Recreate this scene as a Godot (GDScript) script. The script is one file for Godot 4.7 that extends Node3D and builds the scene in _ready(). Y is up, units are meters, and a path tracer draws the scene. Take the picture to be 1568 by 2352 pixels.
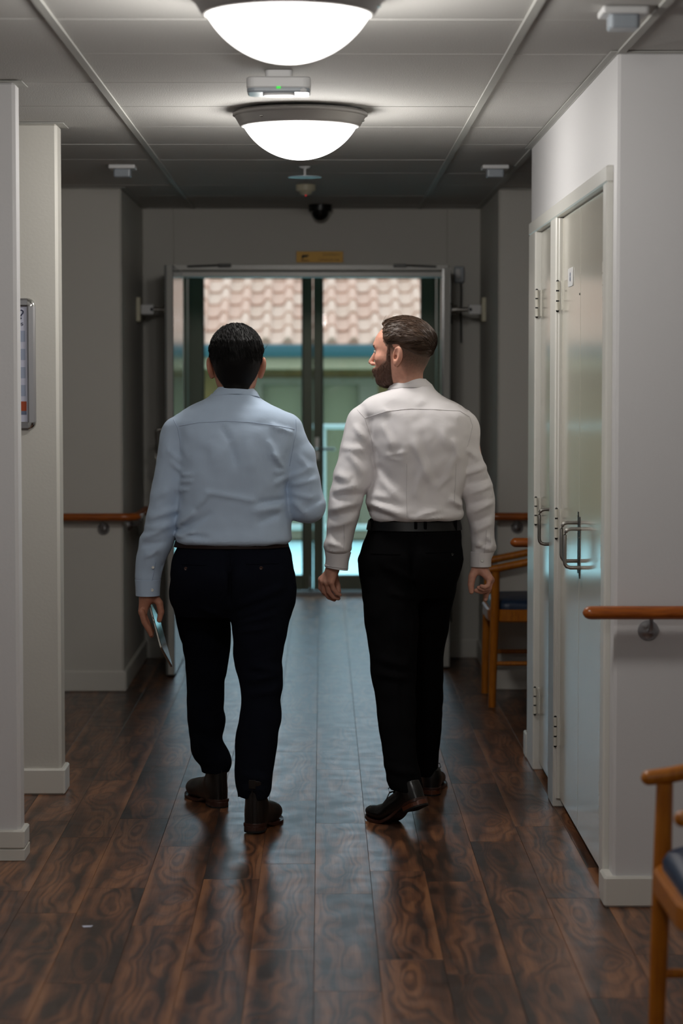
extends Node3D
# A care home corridor: two men walk away from the camera towards glazed doors. Metres, y up, the corridor runs along -z.

var M := {}
var taken := {}
var rng := RandomNumberGenerator.new()

const CEIL := 2.414
const FAR_WALL := -12.4


func _ready() -> void:
	rng.seed = 11
	# ---- camera, sky, exposure -------------------------------------------------
	var cam := Camera3D.new()
	cam.name = "camera"
	add_child(cam)
	cam.position = Vector3(0, 1.5, 0)
	cam.rotation = Vector3(-deg_to_rad(3.2828), -deg_to_rad(0.4965), 0)
	var lens := CameraAttributesPhysical.new()
	lens.frustum_focal_length = 12.0 / (1176.0 / 5300.0)
	lens.frustum_focus_distance = 7.8
	lens.exposure_aperture = 2.0
	lens.frustum_near = 0.05
	lens.frustum_far = 200.0
	cam.attributes = lens
	cam.keep_aspect = Camera3D.KEEP_HEIGHT
	cam.fov = rad_to_deg(2.0 * atan(1176.0 / 5300.0))
	cam.current = true

	var we := WorldEnvironment.new()
	we.name = "environment"
	var env := Environment.new()
	env.background_mode = Environment.BG_SKY
	var sky_mat := ProceduralSkyMaterial.new()
	sky_mat.sky_top_color = Color(0.66, 0.81, 0.90)
	sky_mat.sky_horizon_color = Color(0.78, 0.88, 0.94)
	sky_mat.ground_bottom_color = Color(0.40, 0.42, 0.40)
	sky_mat.ground_horizon_color = Color(0.55, 0.58, 0.58)
	sky_mat.sky_energy_multiplier = 1.0
	sky_mat.sun_angle_max = 1.0
	var sky := Sky.new()
	sky.sky_material = sky_mat
	env.sky = sky
	env.background_energy_multiplier = 4.6
	env.tonemap_mode = Environment.TONE_MAPPER_LINEAR
	env.tonemap_exposure = 1.0
	env.sdfgi_enabled = true
	env.ssao_enabled = true
	env.ssil_enabled = true
	we.environment = env
	add_child(we)

	make_materials()
	make_shell()
	make_ceiling()
	make_floor()
	make_cupboard()
	make_end_doors()
	make_glass_doors()
	make_outside()
	make_lamps()
	make_fixtures()
	make_rails()
	make_chairs()
	make_man_blue()
	make_man_white()


# ---- naming and tagging -------------------------------------------------------
func numbered(called: String) -> String:
	var n = taken.get(called, -1) + 1
	taken[called] = n
	return called if n == 0 else "%s_%03d" % [called, n]


func tag(o: Node, label: String, category: String, group := "", kind := "") -> void:
	o.set_meta("label", label)
	o.set_meta("category", category)
	if group != "":
		o.set_meta("group", group)
	if kind != "":
		o.set_meta("kind", kind)


func thing(called: String, label: String, category: String, at := Vector3.ZERO, group := "", kind := "") -> Node3D:
	var o := Node3D.new()
	o.name = numbered(called)
	add_child(o)
	o.position = at
	tag(o, label, category, group, kind)
	return o


func part(parent: Node, called: String, shape, mat, at := Vector3.ZERO, label := "") -> MeshInstance3D:
	var o := MeshInstance3D.new()
	o.mesh = shape.done() if shape is Shape else shape
	o.material_override = mat
	var k := 0
	var wanted := called
	while parent.has_node(NodePath(wanted)):
		k += 1
		wanted = "%s_%03d" % [called, k]
	o.name = wanted
	o.position = at
	o.cast_shadow = GeometryInstance3D.SHADOW_CASTING_SETTING_ON
	parent.add_child(o)
	if label != "":
		o.set_meta("label", label)
	return o


func single(called: String, shape, mat, label: String, category: String, at := Vector3.ZERO, group := "", kind := "") -> MeshInstance3D:
	var o := MeshInstance3D.new()
	o.mesh = shape.done() if shape is Shape else shape
	o.material_override = mat
	o.name = numbered(called)
	o.position = at
	add_child(o)
	tag(o, label, category, group, kind)
	return o


func struct(called: String, shape, mat, label: String, category: String) -> MeshInstance3D:
	return single(called, shape, mat, label, category, Vector3.ZERO, "", "structure")


# ---- shapes ------------------------------------------------------------------
class Shape:
	var v := PackedVector3Array()
	var n := PackedVector3Array()
	var uv := PackedVector2Array()
	var col := PackedColorArray()
	var ix := PackedInt32Array()
	var has_uv := false
	var has_col := false

	func tri(a: Vector3, b: Vector3, c: Vector3, out: Vector3) -> void:
		var k := v.size()
		var nn := (b - a).cross(c - a)
		if nn.dot(out) > 0.0:
			var t := b
			b = c
			c = t
		else:
			nn = -nn
		nn = nn.normalized()
		v.append_array([a, b, c])
		n.append_array([nn, nn, nn])
		ix.append_array([k, k + 1, k + 2])

	func quad(a: Vector3, b: Vector3, c: Vector3, d: Vector3, out: Vector3) -> void:
		tri(a, b, c, out)
		tri(a, c, d, out)

	func box(c: Vector3, s: Vector3, bev := 0.002, xf := Transform3D.IDENTITY) -> Shape:
		var h := s / 2.0
		bev = minf(bev, minf(h.x, minf(h.y, h.z)) * 0.9)
		var g := h - Vector3(bev, bev, bev)
		var P := func(sx, sy, sz, ax):
			var q := Vector3(sx * g.x, sy * g.y, sz * g.z)
			q[ax] = [sx, sy, sz][ax] * h[ax]
			return xf * (c + q)
		var O := func(o: Vector3): return xf.basis * o
		for ax in 3:
			var u := (ax + 1) % 3
			var w := (ax + 2) % 3
			for s1 in [-1, 1]:
				var q := []
				for pr in [[-1, -1], [1, -1], [1, 1], [-1, 1]]:
					var sg := [0, 0, 0]
					sg[ax] = s1
					sg[u] = pr[0]
					sg[w] = pr[1]
					q.append(P.call(sg[0], sg[1], sg[2], ax))
				var o := Vector3.ZERO
				o[ax] = s1
				quad(q[0], q[1], q[2], q[3], O.call(o))
			# edges along ax
			for su in [-1, 1]:
				for sw in [-1, 1]:
					var a := [0, 0, 0]
					a[u] = su
					a[w] = sw
					a[ax] = -1
					var b := a.duplicate()
					b[ax] = 1
					var o2 := Vector3.ZERO
					o2[u] = su
					o2[w] = sw
					quad(P.call(a[0], a[1], a[2], u), P.call(b[0], b[1], b[2], u), P.call(b[0], b[1], b[2], w), P.call(a[0], a[1], a[2], w), O.call(o2))
		for sx in [-1, 1]:
			for sy in [-1, 1]:
				for sz in [-1, 1]:
					tri(P.call(sx, sy, sz, 0), P.call(sx, sy, sz, 1), P.call(sx, sy, sz, 2), O.call(Vector3(sx, sy, sz)))
		return self

	func span(lo: Vector3, hi: Vector3, bev := 0.002) -> Shape:
		return box((lo + hi) / 2.0, hi - lo, bev)

	# a grid of rows of points with smooth normals
	func surf(rows: Array, closed := true, flip := false) -> Shape:
		var m: int = rows[0].size()
		var k := v.size()
		var acc := PackedVector3Array()
		acc.resize(rows.size() * m)
		var faces := []
		for i in rows.size() - 1:
			for j in (m if closed else m - 1):
				var j2 := (j + 1) % m
				var a := i * m + j
				var b := i * m + j2
				var c := (i + 1) * m + j2
				var d := (i + 1) * m + j
				faces.append([a, b, c])
				faces.append([a, c, d])
		var at := func(q): return rows[q / m][q % m]
		for f in faces:
			var p0: Vector3 = at.call(f[0])
			var nn: Vector3 = (at.call(f[1]) - p0).cross(at.call(f[2]) - p0)
			for q in f:
				acc[q] += nn
		var sgn := -1.0 if flip else 1.0
		for i in rows.size():
			for j in m:
				v.append(rows[i][j])
				n.append((acc[i * m + j] * sgn).normalized())
		for f in faces:
			if flip:
				ix.append_array([k + f[0], k + f[1], k + f[2]])
			else:
				ix.append_array([k + f[0], k + f[2], k + f[1]])
		return self

	# swept tube with flattening: radii r sideways, r*flat along 'up'
	func tube(pts: Array, radii: Array, sides := 12, flat := 1.0, rounded := true) -> Shape:
		var rows := []
		var last := pts.size() - 1
		var ref := Vector3.UP
		var d0: Vector3 = (pts[1] - pts[0]).normalized()
		if absf(d0.y) > 0.9:
			ref = Vector3(0, 0, 1)
		var seq := []
		for i in pts.size():
			var d: Vector3 = (pts[mini(i + 1, last)] - pts[maxi(i - 1, 0)]).normalized()
			seq.append([pts[i], radii[i] if radii.size() > 1 else radii[0], d])
		if rounded:
			var r0: float = seq[0][1]
			var r1: float = seq[last][1]
			var head := []
			var tail := []
			for q in [[0.05, 1.0], [0.35, 0.93], [0.7, 0.71], [0.93, 0.38]]:
				head.append([seq[0][0] - seq[0][2] * r0 * (1.0 - q[1]) * 0.0 - seq[0][2] * r0 * q[1], r0 * q[0], seq[0][2]])
				tail.push_front([seq[last][0] + seq[last][2] * r1 * q[1], r1 * q[0], seq[last][2]])
			seq = head + seq + tail
		for e in seq:
			var d: Vector3 = e[2]
			var side := d.cross(ref)
			if side.length() < 0.05:
				side = d.cross(Vector3(1, 0, 0))
			side = side.normalized()
			var up := side.cross(d).normalized()
			var ring := PackedVector3Array()
			for j in sides:
				var t := TAU * j / sides
				ring.append(e[0] + side * cos(t) * e[1] + up * sin(t) * e[1] * flat)
			rows.append(ring)
		surf(rows, true, true)
		if not rounded:
			for e in [0, rows.size() - 1]:
				var o: Vector3 = -seq[e][2] if e == 0 else seq[e][2]
				for j in range(1, sides - 1):
					tri(rows[e][0], rows[e][j], rows[e][j + 1], o)
		return self

	# profile of Vector2(r, y); sharp corners where a point is repeated
	func lathe(prof: Array, segs := 32, xf := Transform3D.IDENTITY) -> Shape:
		var run := []
		for i in prof.size():
			var ring := PackedVector3Array()
			for j in segs:
				var t := TAU * j / segs
				ring.append(xf * Vector3(cos(t) * prof[i].x, prof[i].y, sin(t) * prof[i].x))
			if run.size() and i > 0 and prof[i] == prof[i - 1]:
				if run.size() > 1:
					surf(run, true, false)
				run = []
			run.append(ring)
		if run.size() > 1:
			surf(run, true, false)
		return self

	# outline in x,z (counter-clockwise or not) from y0 up to y1, edges bevelled by bev
	func prism(poly: PackedVector2Array, y0: float, y1: float, bev := 0.0, xf := Transform3D.IDENTITY) -> Shape:
		var inner := poly
		if bev > 0.0:
			var shr := Geometry2D.offset_polygon(poly, -bev)
			if shr.size() == 1 and shr[0].size() == poly.size():
				inner = shr[0]
			else:
				bev = 0.0
		var mid := Vector2.ZERO
		for q in poly:
			mid += q / poly.size()
		# line the shrunken outline up with the outer one
		if bev > 0.0:
			var best := 0
			var bd := 1e9
			for i in inner.size():
				var dd := inner[i].distance_to(poly[0])
				if dd < bd:
					bd = dd
					best = i
			var al := PackedVector2Array()
			for i in inner.size():
				al.append(inner[(best + i) % inner.size()])
			inner = al
		var up := xf.basis * Vector3.UP
		var P := func(q: Vector2, y: float): return xf * Vector3(q.x, y, q.y)
		var m := poly.size()
		for i in m:
			var a := poly[i]
			var b := poly[(i + 1) % m]
			var e := (b - a)
			var o2 := Vector2(e.y, -e.x)
			if Geometry2D.is_point_in_polygon((a + b) / 2.0 + o2.normalized() * 0.0005, poly):
				o2 = -o2
			var o: Vector3 = xf.basis * Vector3(o2.x, 0, o2.y)
			quad(P.call(a, y0 + bev), P.call(b, y0 + bev), P.call(b, y1 - bev), P.call(a, y1 - bev), o)
			if bev > 0.0:
				var a2 := inner[i]
				var b2 := inner[(i + 1) % m]
				quad(P.call(a, y1 - bev), P.call(b, y1 - bev), P.call(b2, y1), P.call(a2, y1), o.normalized() + up)
				quad(P.call(a, y0 + bev), P.call(b, y0 + bev), P.call(b2, y0), P.call(a2, y0), o.normalized() - up)
		var t := Geometry2D.triangulate_polygon(inner)
		for i in range(0, t.size(), 3):
			tri(P.call(inner[t[i]], y1), P.call(inner[t[i + 1]], y1), P.call(inner[t[i + 2]], y1), up)
			tri(P.call(inner[t[i]], y0), P.call(inner[t[i + 1]], y0), P.call(inner[t[i + 2]], y0), -up)
		return self

	func ball(c: Vector3, r: Vector3, segs := 16) -> Shape:
		var rows := []
		for i in range(0, segs / 2 + 1):
			var a := PI * clampf(float(i) / (segs / 2), 0.01, 0.99)
			var ring := PackedVector3Array()
			for j in segs:
				var t := TAU * j / segs
				ring.append(c + Vector3(sin(a) * cos(t) * r.x, -cos(a) * r.y, sin(a) * sin(t) * r.z))
			rows.append(ring)
		return surf(rows, true, false)

	func done() -> ArrayMesh:
		var a := []
		a.resize(Mesh.ARRAY_MAX)
		a[Mesh.ARRAY_VERTEX] = v
		a[Mesh.ARRAY_NORMAL] = n
		a[Mesh.ARRAY_INDEX] = ix
		if has_uv:
			a[Mesh.ARRAY_TEX_UV] = uv
		if has_col:
			a[Mesh.ARRAY_COLOR] = col
		var m := ArrayMesh.new()
		m.add_surface_from_arrays(Mesh.PRIMITIVE_TRIANGLES, a)
		return m


func rounded_rect(cx: float, cz: float, w: float, d: float, r: float, seg := 4) -> PackedVector2Array:
	var p := PackedVector2Array()
	for q in [[1, 1, 0.0], [-1, 1, 0.25], [-1, -1, 0.5], [1, -1, 0.75]]:
		for i in seg + 1:
			var t: float = TAU * (q[2] + 0.25 * i / seg)
			p.append(Vector2(cx + q[0] * (w / 2 - r) + cos(t) * r, cz + q[1] * (d / 2 - r) + sin(t) * r))
	return p


func xf(at: Vector3, rx := 0.0, ry := 0.0, rz := 0.0) -> Transform3D:
	return Transform3D(Basis.from_euler(Vector3(deg_to_rad(rx), deg_to_rad(ry), deg_to_rad(rz))), at)


func lettering(words: String, size: float, deep := 0.001, font_name := "Droid Sans", bold := false) -> TextMesh:
	var t := TextMesh.new()
	var f := SystemFont.new()
	f.font_names = PackedStringArray([font_name])
	f.font_weight = 700 if bold else 400
	t.font = f
	t.font_size = 64
	t.text = words
	t.pixel_size = size / 64.0
	t.depth = deep
	return t


# ---- materials ------------------------------------------------------------------
func noise(freq: float, sd: int, kind := FastNoiseLite.TYPE_SIMPLEX_SMOOTH, oct := 4) -> FastNoiseLite:
	var f := FastNoiseLite.new()
	f.noise_type = kind
	f.frequency = freq
	f.seed = sd
	f.fractal_type = FastNoiseLite.FRACTAL_FBM
	f.fractal_octaves = oct
	return f


func noise_tex(freq: float, sd: int, size := 256, kind := FastNoiseLite.TYPE_SIMPLEX_SMOOTH, oct := 4) -> NoiseTexture2D:
	var t := NoiseTexture2D.new()
	t.noise = noise(freq, sd, kind, oct)
	t.width = size
	t.height = size
	t.seamless = true
	return t


func ramp_tex(freq: float, sd: int, a: Color, b: Color, size := 256, kind := FastNoiseLite.TYPE_SIMPLEX_SMOOTH) -> NoiseTexture2D:
	var t := noise_tex(freq, sd, size, kind)
	var g := Gradient.new()
	g.set_color(0, a)
	g.set_color(1, b)
	t.color_ramp = g
	return t


func mat(called: String, c: Color, rough := 0.6, metal := 0.0, spec := 0.5) -> StandardMaterial3D:
	var m := StandardMaterial3D.new()
	m.resource_name = called
	m.albedo_color = c
	m.roughness = rough
	m.metallic = metal
	m.metallic_specular = spec
	M[called] = m
	return m


func relief(m: StandardMaterial3D, t: Texture2D, cm: float, per_m: float) -> void:
	m.uv1_triplanar = true
	m.uv1_world_triplanar = true
	m.uv1_scale = Vector3.ONE * per_m
	m.heightmap_enabled = true
	m.heightmap_texture = t
	m.heightmap_scale = cm


func tinted(m: StandardMaterial3D, t: Texture2D, per_m: Vector3) -> void:
	m.uv1_triplanar = true
	m.uv1_scale = per_m
	m.albedo_texture = t


func make_materials() -> void:
	var m := mat("wall_paint", Color(0.845, 0.842, 0.845), 0.55)
	relief(m, noise_tex(0.05, 3), 0.02, 5.0)
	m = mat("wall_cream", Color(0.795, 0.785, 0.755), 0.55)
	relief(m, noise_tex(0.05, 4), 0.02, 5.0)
	mat("trim_paint", Color(0.86, 0.855, 0.83), 0.32)
	mat("skirting_paint", Color(0.84, 0.83, 0.80), 0.35)
	m = mat("door_gloss", Color(0.78, 0.765, 0.72), 0.14, 0.0, 0.46)
	relief(m, noise_tex(0.02, 7), 0.006, 1.6)
	m = mat("leaf_gloss", Color(0.42, 0.43, 0.42), 0.16, 0.0, 0.6)
	m = mat("tile_board", Color.WHITE, 0.95)
	tinted(m, ramp_tex(0.19, 5, Color(0.71, 0.705, 0.69), Color(0.80, 0.795, 0.78), 512), Vector3.ONE * 1.7)
	m.heightmap_enabled = true
	m.heightmap_texture = noise_tex(0.22, 6, 512)
	m.heightmap_scale = 0.10
	mat("grid_metal", Color(0.72, 0.72, 0.70), 0.7)
	mat("ceiling_void", Color(0.10, 0.10, 0.10), 0.9)
	mat("floor_base", Color(0.12, 0.09, 0.075), 0.8)
	m = mat("plank", Color.WHITE, 0.30, 0.0, 0.5)
	m.albedo_texture = wood_texture()
	m.roughness_texture = ramp_tex(0.03, 31, Color(0.75, 0.75, 0.75), Color(1, 1, 1))
	m.roughness = 0.36
	mat("plinth", Color(0.16, 0.09, 0.06), 0.5)
	mat("steel", Color(0.66, 0.65, 0.63), 0.28, 1.0)
	mat("brushed", Color(0.66, 0.65, 0.64), 0.40, 0.35)
	mat("dark_metal", Color(0.16, 0.16, 0.155), 0.35, 0.6)
	mat("chrome", Color(0.78, 0.78, 0.77), 0.12, 1.0)
	mat("aluminium", Color(0.62, 0.62, 0.63), 0.38, 0.85)
	mat("hinge_paint", Color(0.84, 0.83, 0.79), 0.4)
	mat("black", Color(0.03, 0.03, 0.032), 0.35)
	mat("black_dome", Color(0.012, 0.012, 0.014), 0.06)
	mat("plastic_white", Color(0.84, 0.84, 0.84), 0.42)
	mat("plastic_grey", Color(0.60, 0.63, 0.66), 0.3)
	mat("plastic_cream", Color(0.80, 0.78, 0.68), 0.45)
	m = mat("led_green", Color(0.1, 0.6, 0.15), 0.4)
	m.emission_enabled = true
	m.emission = Color(0.15, 1.0, 0.25)
	m.emission_energy_multiplier = 0.6
	m = mat("led_red", Color(0.5, 0.05, 0.05), 0.4)
	m.emission_enabled = true
	m.emission = Color(1.0, 0.1, 0.1)
	m.emission_energy_multiplier = 0.4
	m = mat("lamp_glow", Color(0.9, 0.9, 0.9), 0.3)
	m.emission_enabled = true
	m.emission = Color(1.0, 0.985, 0.97)
	m.emission_energy_multiplier = 3.0
	m = mat("lamp_edge", Color(0.75, 0.78, 0.78), 0.25)
	m = mat("brass", Color(0.60, 0.46, 0.20), 0.45, 0.5)
	mat("ink", Color(0.13, 0.11, 0.08), 0.6)
	mat("ink_blue", Color(0.20, 0.22, 0.32), 0.6)
	mat("paper", Color(0.80, 0.81, 0.88), 0.5)
	mat("print_grey", Color(0.62, 0.66, 0.75), 0.5)
	mat("print_orange", Color(0.66, 0.27, 0.10), 0.5)
	mat("print_slate", Color(0.42, 0.46, 0.56), 0.5)
	# orange stained timber of the rails and the chairs
	m = mat("rail_wood", Color.WHITE, 0.28, 0.0, 0.5)
	tinted(m, ramp_tex(0.035, 21, Color(0.52, 0.255, 0.08), Color(0.72, 0.40, 0.14)), Vector3(1.2, 14, 14))
	m = mat("chair_wood", Color.WHITE, 0.35, 0.0, 0.5)
	tinted(m, ramp_tex(0.03, 22, Color(0.63, 0.35, 0.055), Color(0.78, 0.48, 0.09)), Vector3(9, 1.4, 9))
	m = mat("vinyl_blue", Color(0.105, 0.19, 0.30), 0.42)
	relief(m, noise_tex(0.2, 24), 0.02, 6.0)
	# outside
	m = mat("concrete", Color.WHITE, 0.85)
	tinted(m, ramp_tex(0.02, 41, Color(0.67, 0.82, 0.78), Color(0.77, 0.89, 0.86)), Vector3.ONE * 0.7)
	m = mat("render_olive", Color.WHITE, 0.9)
	tinted(m, ramp_tex(0.03, 42, Color(0.33, 0.245, 0.09), Color(0.40, 0.30, 0.12)), Vector3.ONE * 0.6)
	mat("gutter_teal", Color(0.10, 0.25, 0.26), 0.35)
	mat("fascia_green", Color(0.52, 0.45, 0.33), 0.6)
	mat("frame_green", Color(0.36, 0.32, 0.23), 0.5)
	mat("pane_green", Color(0.42, 0.40, 0.30), 0.12)
	mat("rail_white", Color(0.72, 0.75, 0.71), 0.35)
	m = mat("clay", Color.WHITE, 0.85)
	tinted(m, ramp_tex(0.03, 43, Color(0.68, 0.49, 0.39), Color(0.75, 0.58, 0.48)), Vector3.ONE * 2.5)
	m = mat("clay_pink", Color.WHITE, 0.85)
	tinted(m, ramp_tex(0.03, 44, Color(0.68, 0.475, 0.375), Color(0.75, 0.555, 0.455)), Vector3.ONE * 2.5)
	m = mat("clay_pale", Color.WHITE, 0.85)
	tinted(m, ramp_tex(0.03, 45, Color(0.70, 0.51, 0.41), Color(0.77, 0.605, 0.51)), Vector3.ONE * 2.5)
	m = mat("moss", Color(0.20, 0.42, 0.30), 0.9)
	m = mat("glass", Color(0.9, 0.97, 0.94, 0.06), 0.0, 0.0, 0.5)
	m.transparency = BaseMaterial3D.TRANSPARENCY_ALPHA
	mat("door_frame_dark", Color(0.39, 0.39, 0.32), 0.35, 0.2)
	# people
	m = mat("skin", Color.WHITE, 0.5, 0.0, 0.4)
	m.vertex_color_use_as_albedo = true
	m.subsurf_scatter_enabled = true
	m.subsurf_scatter_strength = 0.12
	m = mat("shirt_blue", Color.WHITE, 0.85)
	tinted(m, ramp_tex(0.35, 51, Color(0.655, 0.735, 0.83), Color(0.745, 0.815, 0.895)), Vector3(9, 9, 9))
	m.rim_enabled = true
	m.rim = 0.2
	m = mat("shirt_white", Color(0.87, 0.855, 0.86), 0.8)
	relief(m, noise_tex(0.3, 52), 0.01, 10.0)
	mat("seam_blue", Color(0.62, 0.68, 0.77), 0.85)
	mat("seam_white", Color(0.80, 0.785, 0.79), 0.85)
	mat("button_pearl", Color(0.86, 0.86, 0.84), 0.25)
	m = mat("trouser_navy", Color(0.062, 0.070, 0.105), 0.92, 0.0, 0.15)
	relief(m, noise_tex(0.35, 53), 0.01, 8.0)
	m = mat("trouser_black", Color(0.040, 0.038, 0.044), 0.92, 0.0, 0.15)
	relief(m, noise_tex(0.35, 54), 0.01, 8.0)
	mat("belt_brown", Color(0.12, 0.06, 0.042), 0.6, 0.0, 0.3)
	mat("belt_black", Color(0.03, 0.03, 0.033), 0.42, 0.0, 0.35)
	m = mat("boot_leather", Color(0.062, 0.042, 0.031), 0.3)
	relief(m, noise_tex(0.1, 55), 0.03, 6.0)
	m = mat("shoe_leather", Color(0.045, 0.042, 0.04), 0.28)
	mat("sole_brown", Color(0.21, 0.10, 0.06), 0.4)
	mat("sole_tan", Color(0.34, 0.17, 0.09), 0.4)
	mat("rubber", Color(0.03, 0.03, 0.03), 0.8)
	mat("lace", Color(0.04, 0.038, 0.036), 0.8)
	m = mat("hair_black", Color(0.026, 0.021, 0.019), 0.55, 0.0, 0.3)
	m = mat("hair_brown", Color(0.25, 0.172, 0.112), 0.5)
	m = mat("beard_brown", Color(0.30, 0.19, 0.135), 0.65)
	mat("eye_white", Color(0.75, 0.73, 0.70), 0.15)
	mat("iris", Color(0.10, 0.07, 0.05), 0.1)
	mat("tablet_metal", Color(0.80, 0.79, 0.76), 0.3, 0.9)
	mat("tablet_glass", Color(0.02, 0.022, 0.024), 0.06)


# six boards of dark walnut side by side: cathedral figure, knots, a pale and a dark edge
func wood_texture() -> ImageTexture:
	var w := 160
	var hgt := 960
	var im := Image.create(w * 6, hgt, false, Image.FORMAT_RGB8)
	var warp := noise(0.9, 61, FastNoiseLite.TYPE_SIMPLEX_SMOOTH, 2)
	var fine := noise(1.0, 62, FastNoiseLite.TYPE_SIMPLEX_SMOOTH, 3)
	var tone := noise(0.8, 63, FastNoiseLite.TYPE_SIMPLEX_SMOOTH, 2)
	var dark := Color(0.215, 0.150, 0.118)
	var mid := Color(0.400, 0.255, 0.172)
	var light := Color(0.570, 0.385, 0.255)
	var r := RandomNumberGenerator.new()
	r.seed = 5
	for b in 6:
		var knots := []
		for k in 2:
			knots.append([r.randf_range(0.32, 0.68), (k + r.randf_range(0.25, 0.75)) / 2.0 * 6.3, r.randf_range(0.9, 1.5), r.randf_range(0.9, 1.7), 1.0 if r.randf() < 0.5 else -1.0])
		var edge := r.randf() < 0.5
		var shift := r.randf_range(-0.10, 0.10)
		for y in hgt:
			var vv := 6.3 * y / hgt
			for x in w:
				var u := float(x) / w
				var wu := warp.get_noise_3d(u * 1.6, vv * 0.55, b * 7.0)
				var f := (u - 0.5 + wu * 0.20) * 2.0
				for k in knots:
					var du: float = (u - k[0] + wu * 0.16) / 0.26
					var dv: float = (vv - k[1] + wu * 0.5) / k[3]
					var e := du * du + dv * dv
					if e < 6.0:
						f += k[2] * k[4] * exp(-e) * 1.5
				var ring := 0.5 + 0.5 * sin(f * 8.5 + wu * 2.0 + 0.5 * sin(f * 21.0))
				var vein := 1.0 - smoothstep(0.0, 0.30, ring)
				var streak := fine.get_noise_3d(u * 34.0 + f * 1.5, vv * 0.8, b * 3.0)
				var big := tone.get_noise_3d(u * 2.6, vv * 0.30, b * 11.0 + 40.0)
				var t := 0.46 + (ring - 0.5) * 0.30 - vein * 0.16 + 0.02 + streak * 0.30 + big * 0.60 + shift
				var eu := u if edge else 1.0 - u
				t += 0.38 * smoothstep(0.15, 0.03, eu + 0.05 * wu) - 0.24 * smoothstep(0.80, 0.98, eu)
				t = clampf(t, 0.0, 1.0)
				var c: Color = dark.lerp(mid, t * 2.0) if t < 0.5 else mid.lerp(light, t * 2.0 - 1.0)
				im.set_pixel(b * w + x, y, c)
	return ImageTexture.create_from_image(im)


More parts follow.
